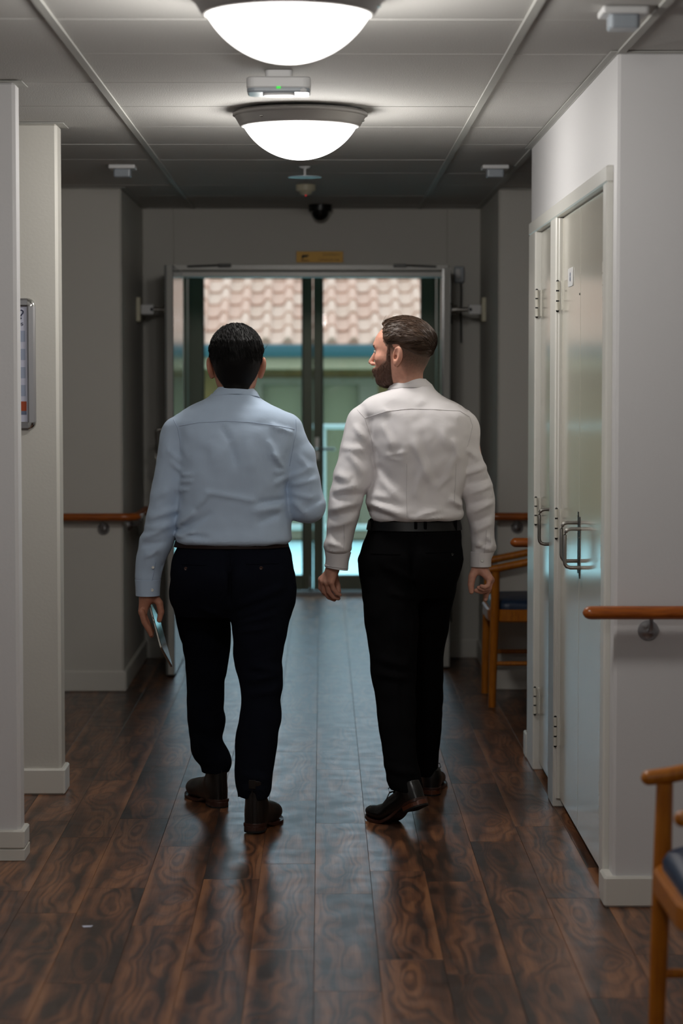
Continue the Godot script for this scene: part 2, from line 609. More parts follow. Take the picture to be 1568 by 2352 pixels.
# ---- the building -----------------------------------------------------------------
func make_shell() -> void:
	var W = M.wall_paint
	var C = M.wall_cream
	var s := Shape.new()
	s.span(Vector3(-2.4, 0, -7.25), Vector3(-0.94, CEIL, -7.15), 0.010)
	struct("wall_left", s, W, "white wall end nearest on the left, grey skirting at its foot", "wall")
	s = Shape.new()
	s.span(Vector3(-2.4, 0, -8.43), Vector3(-0.942, CEIL, -8.30), 0.010)
	struct("wall_left", s, C, "white wall end with the silver poster frame on it", "wall")
	s = Shape.new()
	s.span(Vector3(-2.4, 0, -12.45), Vector3(-0.953, CEIL, -11.06), 0.010)
	struct("wall_left", s, C, "shaded wall behind the orange handrail, beside the blue-shirted man", "wall")
	s = Shape.new()
	s.span(Vector3(-2.6, -0.05, -12.5), Vector3(-2.4, CEIL + 0.1, 1.6), 0.0)
	struct("wall_left", s, W, "long outer wall closing the side rooms behind the left wall ends", "wall")
	s = Shape.new()
	s.span(Vector3(2.4, -0.05, -12.5), Vector3(2.6, CEIL + 0.1, 1.6), 0.0)
	struct("wall_right", s, W, "long outer wall closing the side rooms on the chairs' side", "wall")
	s = Shape.new()
	s.span(Vector3(-2.6, -0.05, 1.6), Vector3(2.6, CEIL + 0.1, 1.8), 0.0)
	struct("wall_back", s, W, "plain wall at the near end of the corridor, behind the viewer", "wall")
	# cupboard block on the right: near wall, header, far wall, strip beside the openings
	s = Shape.new()
	s.span(Vector3(0.829, 0, -6.60), Vector3(2.4, CEIL, -6.50), 0.008)
	struct("wall_right", s, W, "white wall carrying the near orange handrail, next to the cupboard doors", "wall")
	s = Shape.new()
	s.span(Vector3(0.8293, 2.09, -9.10), Vector3(0.93, CEIL, -6.515), 0.0)
	struct("wall_right", s, W, "white wall above the glossy cupboard doors", "wall")
	s = Shape.new()
	s.span(Vector3(0.829, 0, -9.16), Vector3(2.4, CEIL, -9.06), 0.006)
	struct("wall_right", s, W, "white return wall at the far end of the cupboards", "wall")
	s = Shape.new()
	s.span(Vector3(1.45, 0, -9.06), Vector3(1.5, CEIL, -6.60), 0.0)
	struct("wall_right", s, W, "back panel inside the cupboards", "wall")
	s = Shape.new()
	s.span(Vector3(0.848, 0, -12.45), Vector3(2.4, CEIL, -11.10), 0.010)
	struct("wall_right", s, C, "shaded wall behind the chair that stands beyond the cupboards", "wall")
	# end wall with the door opening
	s = Shape.new()
	s.span(Vector3(-2.4, 0, -12.55), Vector3(-0.79, CEIL, -12.40), 0.003)
	s.span(Vector3(0.672, 0, -12.55), Vector3(2.4, CEIL, -12.40), 0.003)
	s.span(Vector3(-0.79, 2.112, -12.55), Vector3(0.672, CEIL, -12.40), 0.003)
	struct("wall_end", s, C, "dim end wall around the open double doors, under the dome camera", "wall")
	# lobby beyond
	s = Shape.new()
	s.span(Vector3(-1.5, 0, -16.2), Vector3(-1.35, CEIL, -12.55), 0.0)
	struct("wall_left", s, C, "side wall of the lobby behind the blue-shirted man", "wall")
	s = Shape.new()
	s.span(Vector3(1.25, 0, -16.2), Vector3(1.4, CEIL, -12.55), 0.0)
	struct("wall_right", s, C, "side wall of the lobby behind the white-shirted man", "wall")
	s = Shape.new()
	s.span(Vector3(-1.5, 0, -16.2), Vector3(-1.02, CEIL, -16.05), 0.0)
	s.span(Vector3(0.88, 0, -16.2), Vector3(1.4, CEIL, -16.05), 0.0)
	s.span(Vector3(-1.02, 2.34, -16.2), Vector3(0.88, CEIL, -16.05), 0.0)
	struct("wall_end", s, C, "lobby wall that holds the glazed exit doors", "wall")
	# skirtings
	var runs := [
		["baseboard_left", Vector3(-2.39, 0, -7.264), Vector3(-0.926, 0.096, -7.136), "pale skirting with a crack line on the nearest left wall end"],
		["baseboard_left", Vector3(-2.39, 0, -8.444), Vector3(-0.928, 0.094, -8.286), "pale skirting below the poster frame's wall end"],
		["baseboard_left", Vector3(-2.39, 0, -12.41), Vector3(-0.939, 0.10, -11.046), "pale skirting under the far left handrail"],
		["baseboard_right", Vector3(0.803, 0, -6.60), Vector3(2.39, 0.088, -6.485), "pale skirting behind the nearest chair"],
		["baseboard_right", Vector3(0.808, 0, -9.176), Vector3(2.39, 0.10, -9.07), "short end of skirting at the far cupboard jamb"],
		["baseboard_right", Vector3(0.834, 0, -12.41), Vector3(2.39, 0.10, -11.086), "pale skirting behind the chair beyond the cupboards"],
	]
	for r in runs:
		s = Shape.new()
		s.span(r[1], r[2], 0.006)
		if r[3].begins_with("pale skirting with a crack"):
			s = Shape.new()
			s.span(r[1], Vector3(r[2].x, 0.036, r[2].z), 0.0015)
			s.span(Vector3(r[1].x, 0.0375, r[1].z + 0.001), Vector3(r[2].x - 0.0008, r[2].y, r[2].z), 0.005)
		struct(r[0], s, M.skirting_paint, r[3], "skirting")
	s = Shape.new()
	s.span(Vector3(-0.94, 0, -12.402), Vector3(-0.80, 0.10, -12.386), 0.004)
	s.span(Vector3(0.682, 0, -12.402), Vector3(0.84, 0.10, -12.386), 0.004)
	struct("baseboard_end", s, M.skirting_paint, "skirting on the end wall either side of the open double doors", "skirting")


func make_ceiling() -> void:
	var slab := Shape.new()
	slab.span(Vector3(-2.6, CEIL + 0.03, -16.2), Vector3(2.6, CEIL + 0.16, 1.8), 0.0)
	var c := struct("ceiling", slab, M.ceiling_void, "suspended ceiling of pale mineral tiles in a metal grid", "ceiling")
	var xs := [-2.4, -1.897, -0.685, 0.527, 0.837, 2.049, 2.4]
	var meshes := {}
	var j := 0
	var z := 1.58
	# joints seen at z = -6.07, -6.70, ... : pitch 0.626
	while z > -16.1:
		for i in xs.size() - 1:
			var x0: float = xs[i]
			var x1: float = xs[i + 1]
			var z0 := -6.073 - 0.626 * floorf((z + 6.073) / -0.626)
			var key := i
			if not meshes.has(key):
				meshes[key] = []
				for variant in 3:
					var s := Shape.new()
					var wv: float = x1 - x0 - 0.003
					s.box(Vector3.ZERO, Vector3(wv, 0.016, 0.6232 - 0.0012 * variant), 0.0006, xf(Vector3.ZERO, [0.05, -0.08, 0.12][variant], 0, [0.04, -0.05, 0.0][variant]))
					meshes[key].append(s.done())
			var far_side := -6.073 - 0.626 * j
			far_side = z
			part(c, "tile", meshes[key][(j * 2 + i) % 3], M.tile_board, Vector3((x0 + x1) / 2.0, CEIL + 0.009, z - 0.313))
		z -= 0.626
		j += 1
	for k in range(1, xs.size() - 1):
		var b := Shape.new()
		b.span(Vector3(xs[k] - 0.012, CEIL - 0.005, -16.1), Vector3(xs[k] + 0.012, CEIL + 0.001, 1.6), 0.001)
		part(c, "grid_bar", b, M.grid_metal)
	# edge angles where the walls meet the grid
	for e in [[-2.4, -0.915, -7.275, -7.125], [-2.4, -0.917, -8.455, -8.275], [-2.4, -0.93, -12.4, -11.035], [0.805, 2.4, -9.185, -6.475], [0.824, 2.4, -12.4, -11.075], [-0.95, 0.86, -12.4, -12.375]]:
		var b := Shape.new()
		b.span(Vector3(e[0], CEIL - 0.004, e[2]), Vector3(e[1], CEIL - 0.001, e[3]), 0.0005)
		part(c, "edge_trim", b, M.grid_metal)


func make_floor() -> void:
	var slab := Shape.new()
	slab.span(Vector3(-2.6, -0.12, -16.2), Vector3(2.6, -0.003, 1.8), 0.0)
	var f := struct("floor", slab, M.floor_base, "dark walnut plank floor running the length of the corridor", "floor")
	var wid := 0.1675
	var length := 1.078
	# z of one joint in each column, from the photograph's joints
	var joints := {0: -6.668, -1: -7.087, -2: -6.87, -3: -6.28, -4: -6.75, -5: -6.43, 1: -6.978, 2: -6.83, 3: -6.35}
	var meshes := []
	for b in 6:
		for fl in 2:
			meshes.append(plank_mesh(wid - 0.0008, length - 0.0009, b, fl == 1))
	var pick := RandomNumberGenerator.new()
	pick.seed = 77
	for col in range(-14, 14):
		var x0 := -0.02 + wid * col
		if x0 < -2.4 or x0 + wid > 2.42:
			continue
		var z0: float = joints.get(col, -6.0 - fposmod(col * 0.39, 1.0) * length)
		var b := posmod(col * 5, 12)
		for k in range(-10, 3):
			var z := z0 + k * length
			if z < -16.0 or z > -3.6 + length:
				continue
			# the far corners of the side rooms are never seen
			b = (b + 5 + pick.randi_range(0, 3)) % 12
			if (x0 < -1.6 or x0 > 1.7) and z > -5.0:
				continue
			if z - length < -16.06:
				var cut := z + 16.06
				part(f, "plank", plank_mesh(wid - 0.0008, cut, b % 6, false), M.plank, Vector3(x0 + wid / 2.0, 0, z - cut / 2.0))
				continue
			part(f, "plank", meshes[b], M.plank, Vector3(x0 + wid / 2.0, 0, z - length / 2.0))
	var rest := Shape.new()
	rest.span(Vector3(-2.4, -0.003, -3.0), Vector3(2.4, -0.0015, 1.6), 0.0)
	part(f, "underlay", rest, M.floor_base)
	var paper := Shape.new()
	paper.prism(PackedVector2Array([Vector2(-0.014, -0.008), Vector2(0.016, -0.012), Vector2(0.012, 0.007), Vector2(-0.008, 0.010)]), 0.0002, 0.0012)
	single("paper_scrap", paper, M.paper, "small white scrap of paper on the walnut floor, left of centre", "litter", Vector3(-0.645, 0.0005, -6.265))


func plank_mesh(w: float, l: float, b: int, flip: bool) -> ArrayMesh:
	var s := Shape.new()
	s.has_uv = true
	s.box(Vector3(0, -0.0015, 0), Vector3(w, 0.003, l), 0.0006)
	for q in s.v:
		var u := clampf(q.x / w + 0.5, 0.01, 0.99)
		var t := clampf(q.z / l + 0.5, 0.003, 0.997)
		if flip:
			u = 1.0 - u
			t = 1.0 - t
		s.uv.append(Vector2((b + u) / 6.0, t))
	return s.done()


# ---- cupboards on the right ------------------------------------------------------------
func make_cupboard() -> void:
	var X := 0.829
	var s := Shape.new()
	# architrave and mullions: struct trim
	s.span(Vector3(0.8112, 0, -6.685), Vector3(0.86, 2.0635, -6.603), 0.005)
	s.span(Vector3(0.8114, 0, -8.215), Vector3(0.86, 2.0635, -8.03), 0.005)
	s.span(Vector3(0.8112, 0, -9.064), Vector3(0.86, 2.0635, -8.80), 0.005)
	s.span(Vector3(0.8106, 2.062, -9.066), Vector3(0.8606, 2.110, -6.602), 0.004)
	# stops the leaves close against
	s.span(Vector3(0.838, 2.045, -8.80), Vector3(0.87, 2.064, -6.68), 0.002)
	s.span(Vector3(0.822, 0.03, -8.045), Vector3(0.86, 2.06, -8.02), 0.003)
	struct("trim_1", s, M.trim_paint, "cream painted frame around the glossy cupboard doors", "door frame")
	s = Shape.new()
	s.span(Vector3(0.862, 0.0, -8.80), Vector3(0.90, 0.06, -6.68), 0.002)
	struct("trim_2", s, M.plinth, "dark brown plinth in the gap under the cupboard doors", "plinth")
	var leaf := func(z0: float, z1: float, label: String, hinge_z: float, pull_z: float, pull_y: float, plate_z):
		var d := thing("cupboard_door", label, "door", Vector3(0.836, 0.032, (z0 + z1) / 2.0), "glossy cupboard doors")
		var off := Vector3(-0.836, -0.032, -(z0 + z1) / 2.0)
		var p := Shape.new()
		p.span(Vector3(0.834, 0.032, minf(z0, z1)), Vector3(0.87, 2.058, maxf(z0, z1)), 0.003)
		part(d, "panel", p, M.door_gloss, off)
		for hy in [1.79, 1.0, 0.27]:
			var h := Shape.new()
			for k in 3:
				h.tube([Vector3(0.818, hy - 0.05 + k * 0.035, hinge_z), Vector3(0.818, hy - 0.0205 + k * 0.035, hinge_z)], [0.0075], 10, 1.0, false)
			h.span(Vector3(0.831, hy - 0.05, hinge_z - 0.016), Vector3(0.836, hy + 0.05, hinge_z + 0.016), 0.001)
			var hp := part(d, "hinge", h, M.hinge_paint, off)
			h = Shape.new()
			h.tube([Vector3(0.818, hy - 0.052, hinge_z), Vector3(0.818, hy + 0.05, hinge_z)], [0.0052], 8)
			part(hp, "pin", h, M.black)
		var g := Shape.new()
		var pts := []
		var px := 0.782
		for q in [[0.836, 0.0625], [0.82, 0.0625], [0.800, 0.0625], [0.789, 0.059], [0.784, 0.052], [px, 0.042], [px, 0.0], [px, -0.042], [0.784, -0.052], [0.789, -0.059], [0.800, -0.0625], [0.82, -0.0625], [0.836, -0.0625]]:
			pts.append(Vector3(q[0], pull_y + q[1], pull_z))
		g.tube(pts, [0.0062], 14, 1.0, false)
		part(d, "handle", g, M.steel, off)
		if plate_z != null:
			var l := Shape.new()
			l.span(Vector3(0.8315, pull_y - 0.10, plate_z - 0.011), Vector3(0.8355, pull_y + 0.10, plate_z + 0.011), 0.001)
			part(d, "lock_plate", l, M.dark_metal, off)
			for yy in [-0.088, 0.088, -0.03, 0.03]:
				var sc := Shape.new()
				sc.ball(Vector3(0.8315, pull_y + yy, plate_z), Vector3(0.0015, 0.004, 0.004), 8)
				part(d, "screw", sc, M.steel, off)
		return d
	leaf.call(-6.69, -7.448, "glossy cream cupboard door nearest the viewer, without hinges in view", -6.685, -7.40, 0.958, -7.43)
	var mid = leaf.call(-7.452, -8.02, "glossy cream cupboard door with the small number plate", -8.022, -7.50, 0.972, -7.47)
	var sm := Shape.new()
	sm.ball(Vector3(0.8335, 1.776, -7.47), Vector3(0.002, 0.004, 0.004), 8)
	part(mid, "mark", sm, M.black, Vector3(-0.836, -0.032, 7.736))
	leaf.call(-8.225, -8.79, "narrow glossy cream cupboard door at the far end", -8.795, -8.27, 0.972, null)
	var pl := thing("number_plate", "small white plate with an 8 on the middle cupboard door", "sign", Vector3(0.8325, 1.842, -7.735))
	var ps := Shape.new()
	ps.prism(rounded_rect(0, 0, 0.062, 0.15, 0.012), 0.0, 0.003, 0.0008, Transform3D(Basis(Vector3(0, 1, 0), Vector3(-1, 0, 0), Vector3(0, 0, 1)), Vector3.ZERO))
	part(pl, "plate", ps, M.plastic_white, Vector3(0.0015, 0, 0))
	var eight := MeshInstance3D.new()
	eight.name = "number"
	eight.mesh = lettering("8", 0.042)
	eight.material_override = M.print_slate
	eight.position = Vector3(-0.002, 0.0, 0)
	eight.rotation.y = -PI / 2
	pl.add_child(eight)


# ---- double doors in the end wall ------------------------------------------------------
func make_end_doors() -> void:
	var s := Shape.new()
	s.span(Vector3(-0.80, 0, -12.558), Vector3(-0.745, 2.083, -12.376), 0.004)
	s.span(Vector3(0.645, 0, -12.558), Vector3(0.682, 2.083, -12.376), 0.004)
	s.span(Vector3(-0.75, 2.050, -12.556), Vector3(0.65, 2.078, -12.42), 0.003)
	s.span(Vector3(-0.80, 2.082, -12.56), Vector3(0.682, 2.116, -12.372), 0.005)
	struct("trim_3", s, M.trim_paint, "pale metal frame of the open double doors under the brass plaque", "door frame")
	for q in [[-0.785, -0.74, -11.585, "left", -1.0], [0.620, 0.667, -11.90, "right", 1.0]]:
		var lab: String = "open door leaf seen edge-on behind the blue-shirted man" if q[4] < 0 else "open door leaf seen edge-on behind the white-shirted man"
		var d := thing("corridor_door", lab, "door", Vector3((q[0] + q[1]) / 2, 0.004, -12.37))
		var off: Vector3 = -d.position
		off.y = 0
		if q[4] > 0:
			off.x = -0.667
			d.position = Vector3(0.692, 0.004, -12.37)
			d.rotation.y = -0.0575
		s = Shape.new()
		s.span(Vector3(q[0], 0.006, -12.36), Vector3(q[1], 2.068, q[2]), 0.003)
		part(d, "panel", s, M.leaf_gloss, off)
		s = Shape.new()
		s.span(Vector3(q[0] + 0.012, 0.01, q[2] - 0.001), Vector3(q[1] - 0.004, 2.07, q[2] + 0.004), 0.001)
		part(d, "edge_strip", s, M.grid_metal, off)
		# slide arm of the closer along the head of the frame
		s = Shape.new()
		var ax: float = -0.71 if q[4] < 0 else 0.585
		var bx: float = -0.55 if q[4] < 0 else 0.43
		s.tube([Vector3(ax, 2.098, -12.352), Vector3(bx, 2.104, -12.352)], [0.005], 8)
		s.span(Vector3(minf(bx, bx - 0.07 * q[4]), 2.094, -12.365), Vector3(maxf(bx, bx - 0.07 * q[4]), 2.112, -12.34), 0.003)
		part(d, "closer_arm", s, M.dark_metal, off)
		s = Shape.new()
		var hx: float = q[0] if q[4] < 0 else q[1]
		var zz: float = q[2] - 0.11
		s.tube([Vector3(hx, 1.245, zz), Vector3(hx + q[4] * 0.04, 1.245, zz), Vector3(hx + q[4] * 0.052, 1.235, zz), Vector3(hx + q[4] * 0.052, 1.10, zz), Vector3(hx + q[4] * 0.04, 1.09, zz), Vector3(hx, 1.09, zz)], [0.008], 10, 1.0, false)
		part(d, "handle", s, M.steel, off)
		s = Shape.new()
		for hy in [0.25, 1.05, 1.85]:
			s.tube([Vector3(hx, hy - 0.05, -12.365), Vector3(hx, hy + 0.05, -12.365)], [0.009], 10)
		part(d, "hinge", s, M.dark_metal, off)
		# the floor-level brush at the foot of the leaf
		s = Shape.new()
		s.span(Vector3(q[0] + 0.006, 0.001, -12.35), Vector3(q[1] - 0.006, 0.008, q[2] - 0.005), 0.001)
		part(d, "bottom_seal", s, M.black, off)
		# magnetic hold-open between the wall and the leaf
		var wx: float = -0.953 if q[4] < 0 else 0.848
		var lx: float = hx
		var mz: float = -11.98
		var lab2: String = "white wall magnet holding the door leaf behind the blue-shirted man" if q[4] < 0 else "white wall magnet holding the door leaf behind the white-shirted man"
		var h := thing("door_magnet", lab2, "door holder", Vector3(wx, 1.862, mz), "door hold-open magnets")
		s = Shape.new()
		s.box(Vector3(-q[4] * 0.010, 0, 0), Vector3(0.022, 0.125, 0.09), 0.003)
		part(h, "wall_plate", s, M.plastic_cream)
		s = Shape.new()
		s.box(Vector3(-q[4] * 0.055, 0, 0), Vector3(0.066, 0.052, 0.055), 0.004)
		part(h, "magnet_housing", s, M.plastic_white)
		s = Shape.new()
		var reach := absf(lx - wx) - (0.002 if q[4] < 0 else 0.006)
		s.tube([Vector3(-q[4] * 0.088, 0, 0), Vector3(-q[4] * (reach - 0.02), 0, 0)], [0.012], 12)
		s.tube([Vector3(-q[4] * (reach - 0.03), 0, 0), Vector3(-q[4] * reach, 0, 0)], [0.026], 16, 1.0, false)
		part(h, "armature", s, M.steel)
		s = Shape.new()
		s.ball(Vector3(-q[4] * 0.078, 0.0, 0.028), Vector3(0.008, 0.009, 0.003), 10)
		part(h, "release_button", s, M.black)
	# small grey box with its cable, top right of the doors
	var b := thing("junction_box", "small grey electrical box with a cable beside the door frame", "electrical box", Vector3(0.735, 2.06, -12.40))
	s = Shape.new()
	s.box(Vector3(0, 0, 0.022), Vector3(0.052, 0.088, 0.044), 0.005)
	part(b, "housing", s, M.plastic_grey)
	s = Shape.new()
	s.box(Vector3(-0.008, 0.004, 0.045), Vector3(0.026, 0.05, 0.006), 0.002)
	part(b, "cover", s, M.plastic_white)
	s = Shape.new()
	s.tube([Vector3(0.01, -0.04, 0.012), Vector3(0.014, -0.08, 0.010), Vector3(0.012, -0.2, 0.008), Vector3(0.014, -0.36, 0.008)], [0.005], 8)
	part(b, "cable", s, M.dark_metal)


func make_glass_doors() -> void:
	var Z := -16.1
	var F = M.door_frame_dark
	var s := Shape.new()
	s.span(Vector3(-1.02, 0, Z - 0.058), Vector3(-0.93, 2.283, Z + 0.058), 0.003)
	s.span(Vector3(0.80, 0, Z - 0.058), Vector3(0.88, 2.283, Z + 0.058), 0.003)
	s.span(Vector3(-1.02, 2.28, Z - 0.06), Vector3(0.88, 2.34, Z + 0.06), 0.004)
	struct("trim_4", s, F, "dark metal frame of the glazed exit doors", "door frame")
	s = Shape.new()
	s.span(Vector3(-0.93, 0, Z - 0.07), Vector3(0.80, 0.026, Z + 0.07), 0.006)
	struct("trim_5", s, M.aluminium, "grey metal threshold of the glazed exit doors", "threshold")
	for q in [[-0.926, -0.061, "glazed exit door whose pane is partly hidden by the blue-shirted man", 1], [-0.057, 0.796, "glazed exit door with the lever handle, left of the white-shirted man", 2]]:
		var x0: float = q[0]
		var x1: float = q[1]
		var d := MeshInstance3D.new()
		d.name = "door_%d" % q[3]
		var fr := Shape.new()
		var st0 := 0.106 if q[3] == 1 else 0.063
		var st1 := 0.069 if q[3] == 1 else 0.102
		fr.span(Vector3(x0, 0.03, Z - 0.022), Vector3(x0 + st0, 2.276, Z + 0.022), 0.004)
		fr.span(Vector3(x1 - st1, 0.03, Z - 0.022), Vector3(x1, 2.276, Z + 0.022), 0.004)
		fr.span(Vector3(x0 + st0, 0.03, Z - 0.022), Vector3(x1 - st1, 0.137, Z + 0.0212), 0.002)
		fr.span(Vector3(x0 + st0, 2.20, Z - 0.022), Vector3(x1 - st1, 2.276, Z + 0.0212), 0.002)
		d.mesh = fr.done()
		d.material_override = F
		add_child(d)
		tag(d, q[2], "door", "", "structure")
		var g := Shape.new()
		g.quad(Vector3(x0 + st0 - 0.005, 0.13, Z), Vector3(x1 - st1 + 0.005, 0.13, Z), Vector3(x1 - st1 + 0.005, 2.21, Z), Vector3(x0 + st0 - 0.005, 2.21, Z), Vector3(0, 0, 1))
		part(d, "pane", g, M.glass)
		var bead := Shape.new()
		for bx in [x0 + st0 + 0.004, x1 - st1 - 0.004]:
			bead.span(Vector3(bx - 0.004, 0.137, Z + 0.008), Vector3(bx + 0.004, 2.20, Z + 0.020), 0.002)
		part(d, "glazing_bead", bead, M.black)
		if q[3] == 2:
			var l := Shape.new()
			l.span(Vector3(-0.048, 0.94, Z + 0.022), Vector3(-0.016, 1.10, Z + 0.034), 0.004)
			l.tube([Vector3(-0.032, 1.02, Z + 0.03), Vector3(-0.032, 1.02, Z + 0.075), Vector3(-0.01, 1.02, Z + 0.085), Vector3(0.085, 1.018, Z + 0.085)], [0.011], 10)
			part(d, "lever_handle", l, M.steel)
		else:
			var bolt := Shape.new()
			bolt.tube([Vector3(-0.078, 0.05, Z + 0.03), Vector3(-0.078, 0.13, Z + 0.03)], [0.008], 10)
			bolt.ball(Vector3(-0.072, 0.036, Z + 0.04), Vector3(0.017, 0.017, 0.017), 14)
			part(d, "floor_bolt", bolt, M.chrome)


# ---- the courtyard outside ------------------------------------------------------------
func make_outside() -> void:
	var s := Shape.new()
	s.span(Vector3(-14, -0.4, -60), Vector3(14, -0.1, -16.2), 0.0)
	struct("ground", s, M.concrete, "pale concrete courtyard outside the glazed doors", "ground")
	var r := thing("railing", "white metal railing outside, seen through the glazed doors", "railing", Vector3(0, -0.1, -17.9))
	for q in [[1.236, 0.019], [0.455, 0.022]]:
		s = Shape.new()
		s.span(Vector3(-2.4, q[0] - q[1], -0.02), Vector3(2.4, q[0] + q[1], 0.02), 0.008)
		part(r, "rail", s, M.rail_white)
	for x in [-2.38, -1.18, 0.022, 1.22, 2.38]:
		s = Shape.new()
		s.span(Vector3(x - 0.012, 0, -0.012), Vector3(x + 0.012, 1.254, 0.012), 0.004)
		part(r, "post", s, M.rail_white)
	# building across the courtyard
	var b := thing("neighbouring_building", "low olive building with a pink clay tile roof across the courtyard", "building", Vector3(0, -0.1, -22.8))
	s = Shape.new()
	s.span(Vector3(-7, 0, -3.2), Vector3(-0.66, 1.9, 0), 0.0)
	s.span(Vector3(0.56, 0, -3.2), Vector3(7, 1.9, 0), 0.0)
	s.span(Vector3(-0.66, 1.62, -3.2), Vector3(0.56, 1.9, 0), 0.0)
	s.span(Vector3(-0.66, 0, -3.2), Vector3(0.56, 1.62, -0.12), 0.0)
	part(b, "wall", s, M.render_olive)
	s = Shape.new()
	s.span(Vector3(-0.66, 0.10, -0.14), Vector3(-0.58, 1.62, 0.02), 0.006)
	s.span(Vector3(0.37, 0.10, -0.14), Vector3(0.56, 1.62, 0.02), 0.006)
	s.span(Vector3(-0.16, 0.10, -0.14), Vector3(-0.02, 1.62, 0.02), 0.006)
	s.span(Vector3(-0.665, 1.55, -0.145), Vector3(0.565, 1.625, 0.025), 0.006)
	s.span(Vector3(-0.67, 0.02, -0.145), Vector3(0.57, 0.10, 0.04), 0.006)
	var wf := part(b, "window_frame", s, M.frame_green)
	for q in [[-0.58, -0.16], [-0.02, 0.37]]:
		s = Shape.new()
		s.span(Vector3(q[0], 0.10, -0.10), Vector3(q[1], 1.55, -0.08), 0.001)
		part(wf, "pane", s, M.pane_green)
	s = Shape.new()
	s.span(Vector3(-7, 1.70, 0.0), Vector3(7, 1.83, 0.52), 0.01)
	part(b, "fascia_board", s, M.fascia_green)
	s = Shape.new()
	var gp := PackedVector2Array([Vector2(0.46, 1.82), Vector2(0.60, 1.82), Vector2(0.64, 1.87), Vector2(0.64, 1.925), Vector2(0.625, 1.935), Vector2(0.61, 1.925), Vector2(0.60, 1.86), Vector2(0.48, 1.86)])
	s.prism(gp, -7.0, 7.0, 0.0, Transform3D(Basis(Vector3(0, 0, 1), Vector3(1, 0, 0), Vector3(0, 1, 0)), Vector3.ZERO))
	part(b, "gutter", s, M.gutter_teal)
	# clay pantiles
	var pitch := deg_to_rad(25)
	var tilew := 0.212
	var expo := 0.32
	var deck := Shape.new()
	deck.box(Vector3(0, 0, -1.62), Vector3(14, 0.05, 3.3), 0.0, Transform3D(Basis(Vector3.RIGHT, pitch), Vector3(0, 1.85, 0.55)))
	var roof := part(b, "roof", deck, M.plinth)
	var eave := Shape.new()
	eave.span(Vector3(-7, 1.855, 0.44), Vector3(7, 1.965, 0.53), 0.004)
	part(roof, "eave_filler", eave, M.clay_pink)
	var tmeshes := [pantile(tilew, 0.40)]
	var mats := [M.clay, M.clay_pink, M.clay_pale]
	var pick := RandomNumberGenerator.new()
	pick.seed = 9
	for row in 10:
		for col in range(-15, 15):
			var along := 0.02 + row * expo
			var at := Vector3(col * tilew + 0.03, 1.90 + sin(pitch) * along + 0.022, 0.58 - cos(pitch) * along)
			var t := part(roof, "roof_tile", tmeshes[0], mats[pick.randi_range(0, 2)], at)
			t.rotation = Vector3(pitch - 0.075 + pick.randf_range(-0.01, 0.01), pick.randf_range(-0.012, 0.012), pick.randf_range(-0.01, 0.01))
	var mo := Shape.new()
	for k in 26:
		var row := pick.randi_range(0, 7)
		var along := 0.02 + row * expo + 0.01
		mo.ball(Vector3((pick.randi_range(-11, 10) + 0.25) * tilew + 0.03 + pick.randf_range(-0.02, 0.05), 1.905 + sin(pitch) * along, 0.60 - cos(pitch) * along), Vector3(pick.randf_range(0.015, 0.05), 0.014, 0.02), 8)
	var mp := part(roof, "moss", mo, M.moss)
	mp.set_meta("kind", "stuff")


func pantile(w: float, l: float) -> ArrayMesh:
	var s := Shape.new()
	var prof := []
	# flat pan on one side, round roll on the other, with the lap
	for k in 13:
		var t := k / 12.0
		var x := (t - 0.5) * w * 1.10
		var y := 0.0
		if t < 0.58:
			y = 0.010 * pow((t - 0.29) / 0.29, 2.0)
		else:
			y = 0.010 + 0.060 * sin(PI * clampf((t - 0.58) / 0.42, 0, 1) * 0.93)
		prof.append(Vector2(x, y))
	var rows := []
	for e in [[0.0, 0.0], [0.0, 0.020], [-l, 0.020], [-l, 0.0]]:
		var ring := PackedVector3Array()
		for p in prof:
			ring.append(Vector3(p.x, p.y + e[1], e[0]))
		rows.append(ring)
	s.surf([rows[0], rows[1]], false)
	s.surf([rows[1], rows[2]], false)
	for k in 12:
		# the lower end is closed with mortar down to the course below
		var a: Vector3 = rows[0][k]
		var b: Vector3 = rows[0][k + 1]
		s.quad(Vector3(a.x, -0.022, -0.012), Vector3(b.x, -0.022, -0.012), Vector3(b.x, b.y, -0.012), Vector3(a.x, a.y, -0.012), Vector3(0, 0, 1))
	return s.done()


# ---- ceiling lamps -----------------------------------------------------------------------
const LAMP_ENERGY := 0.80

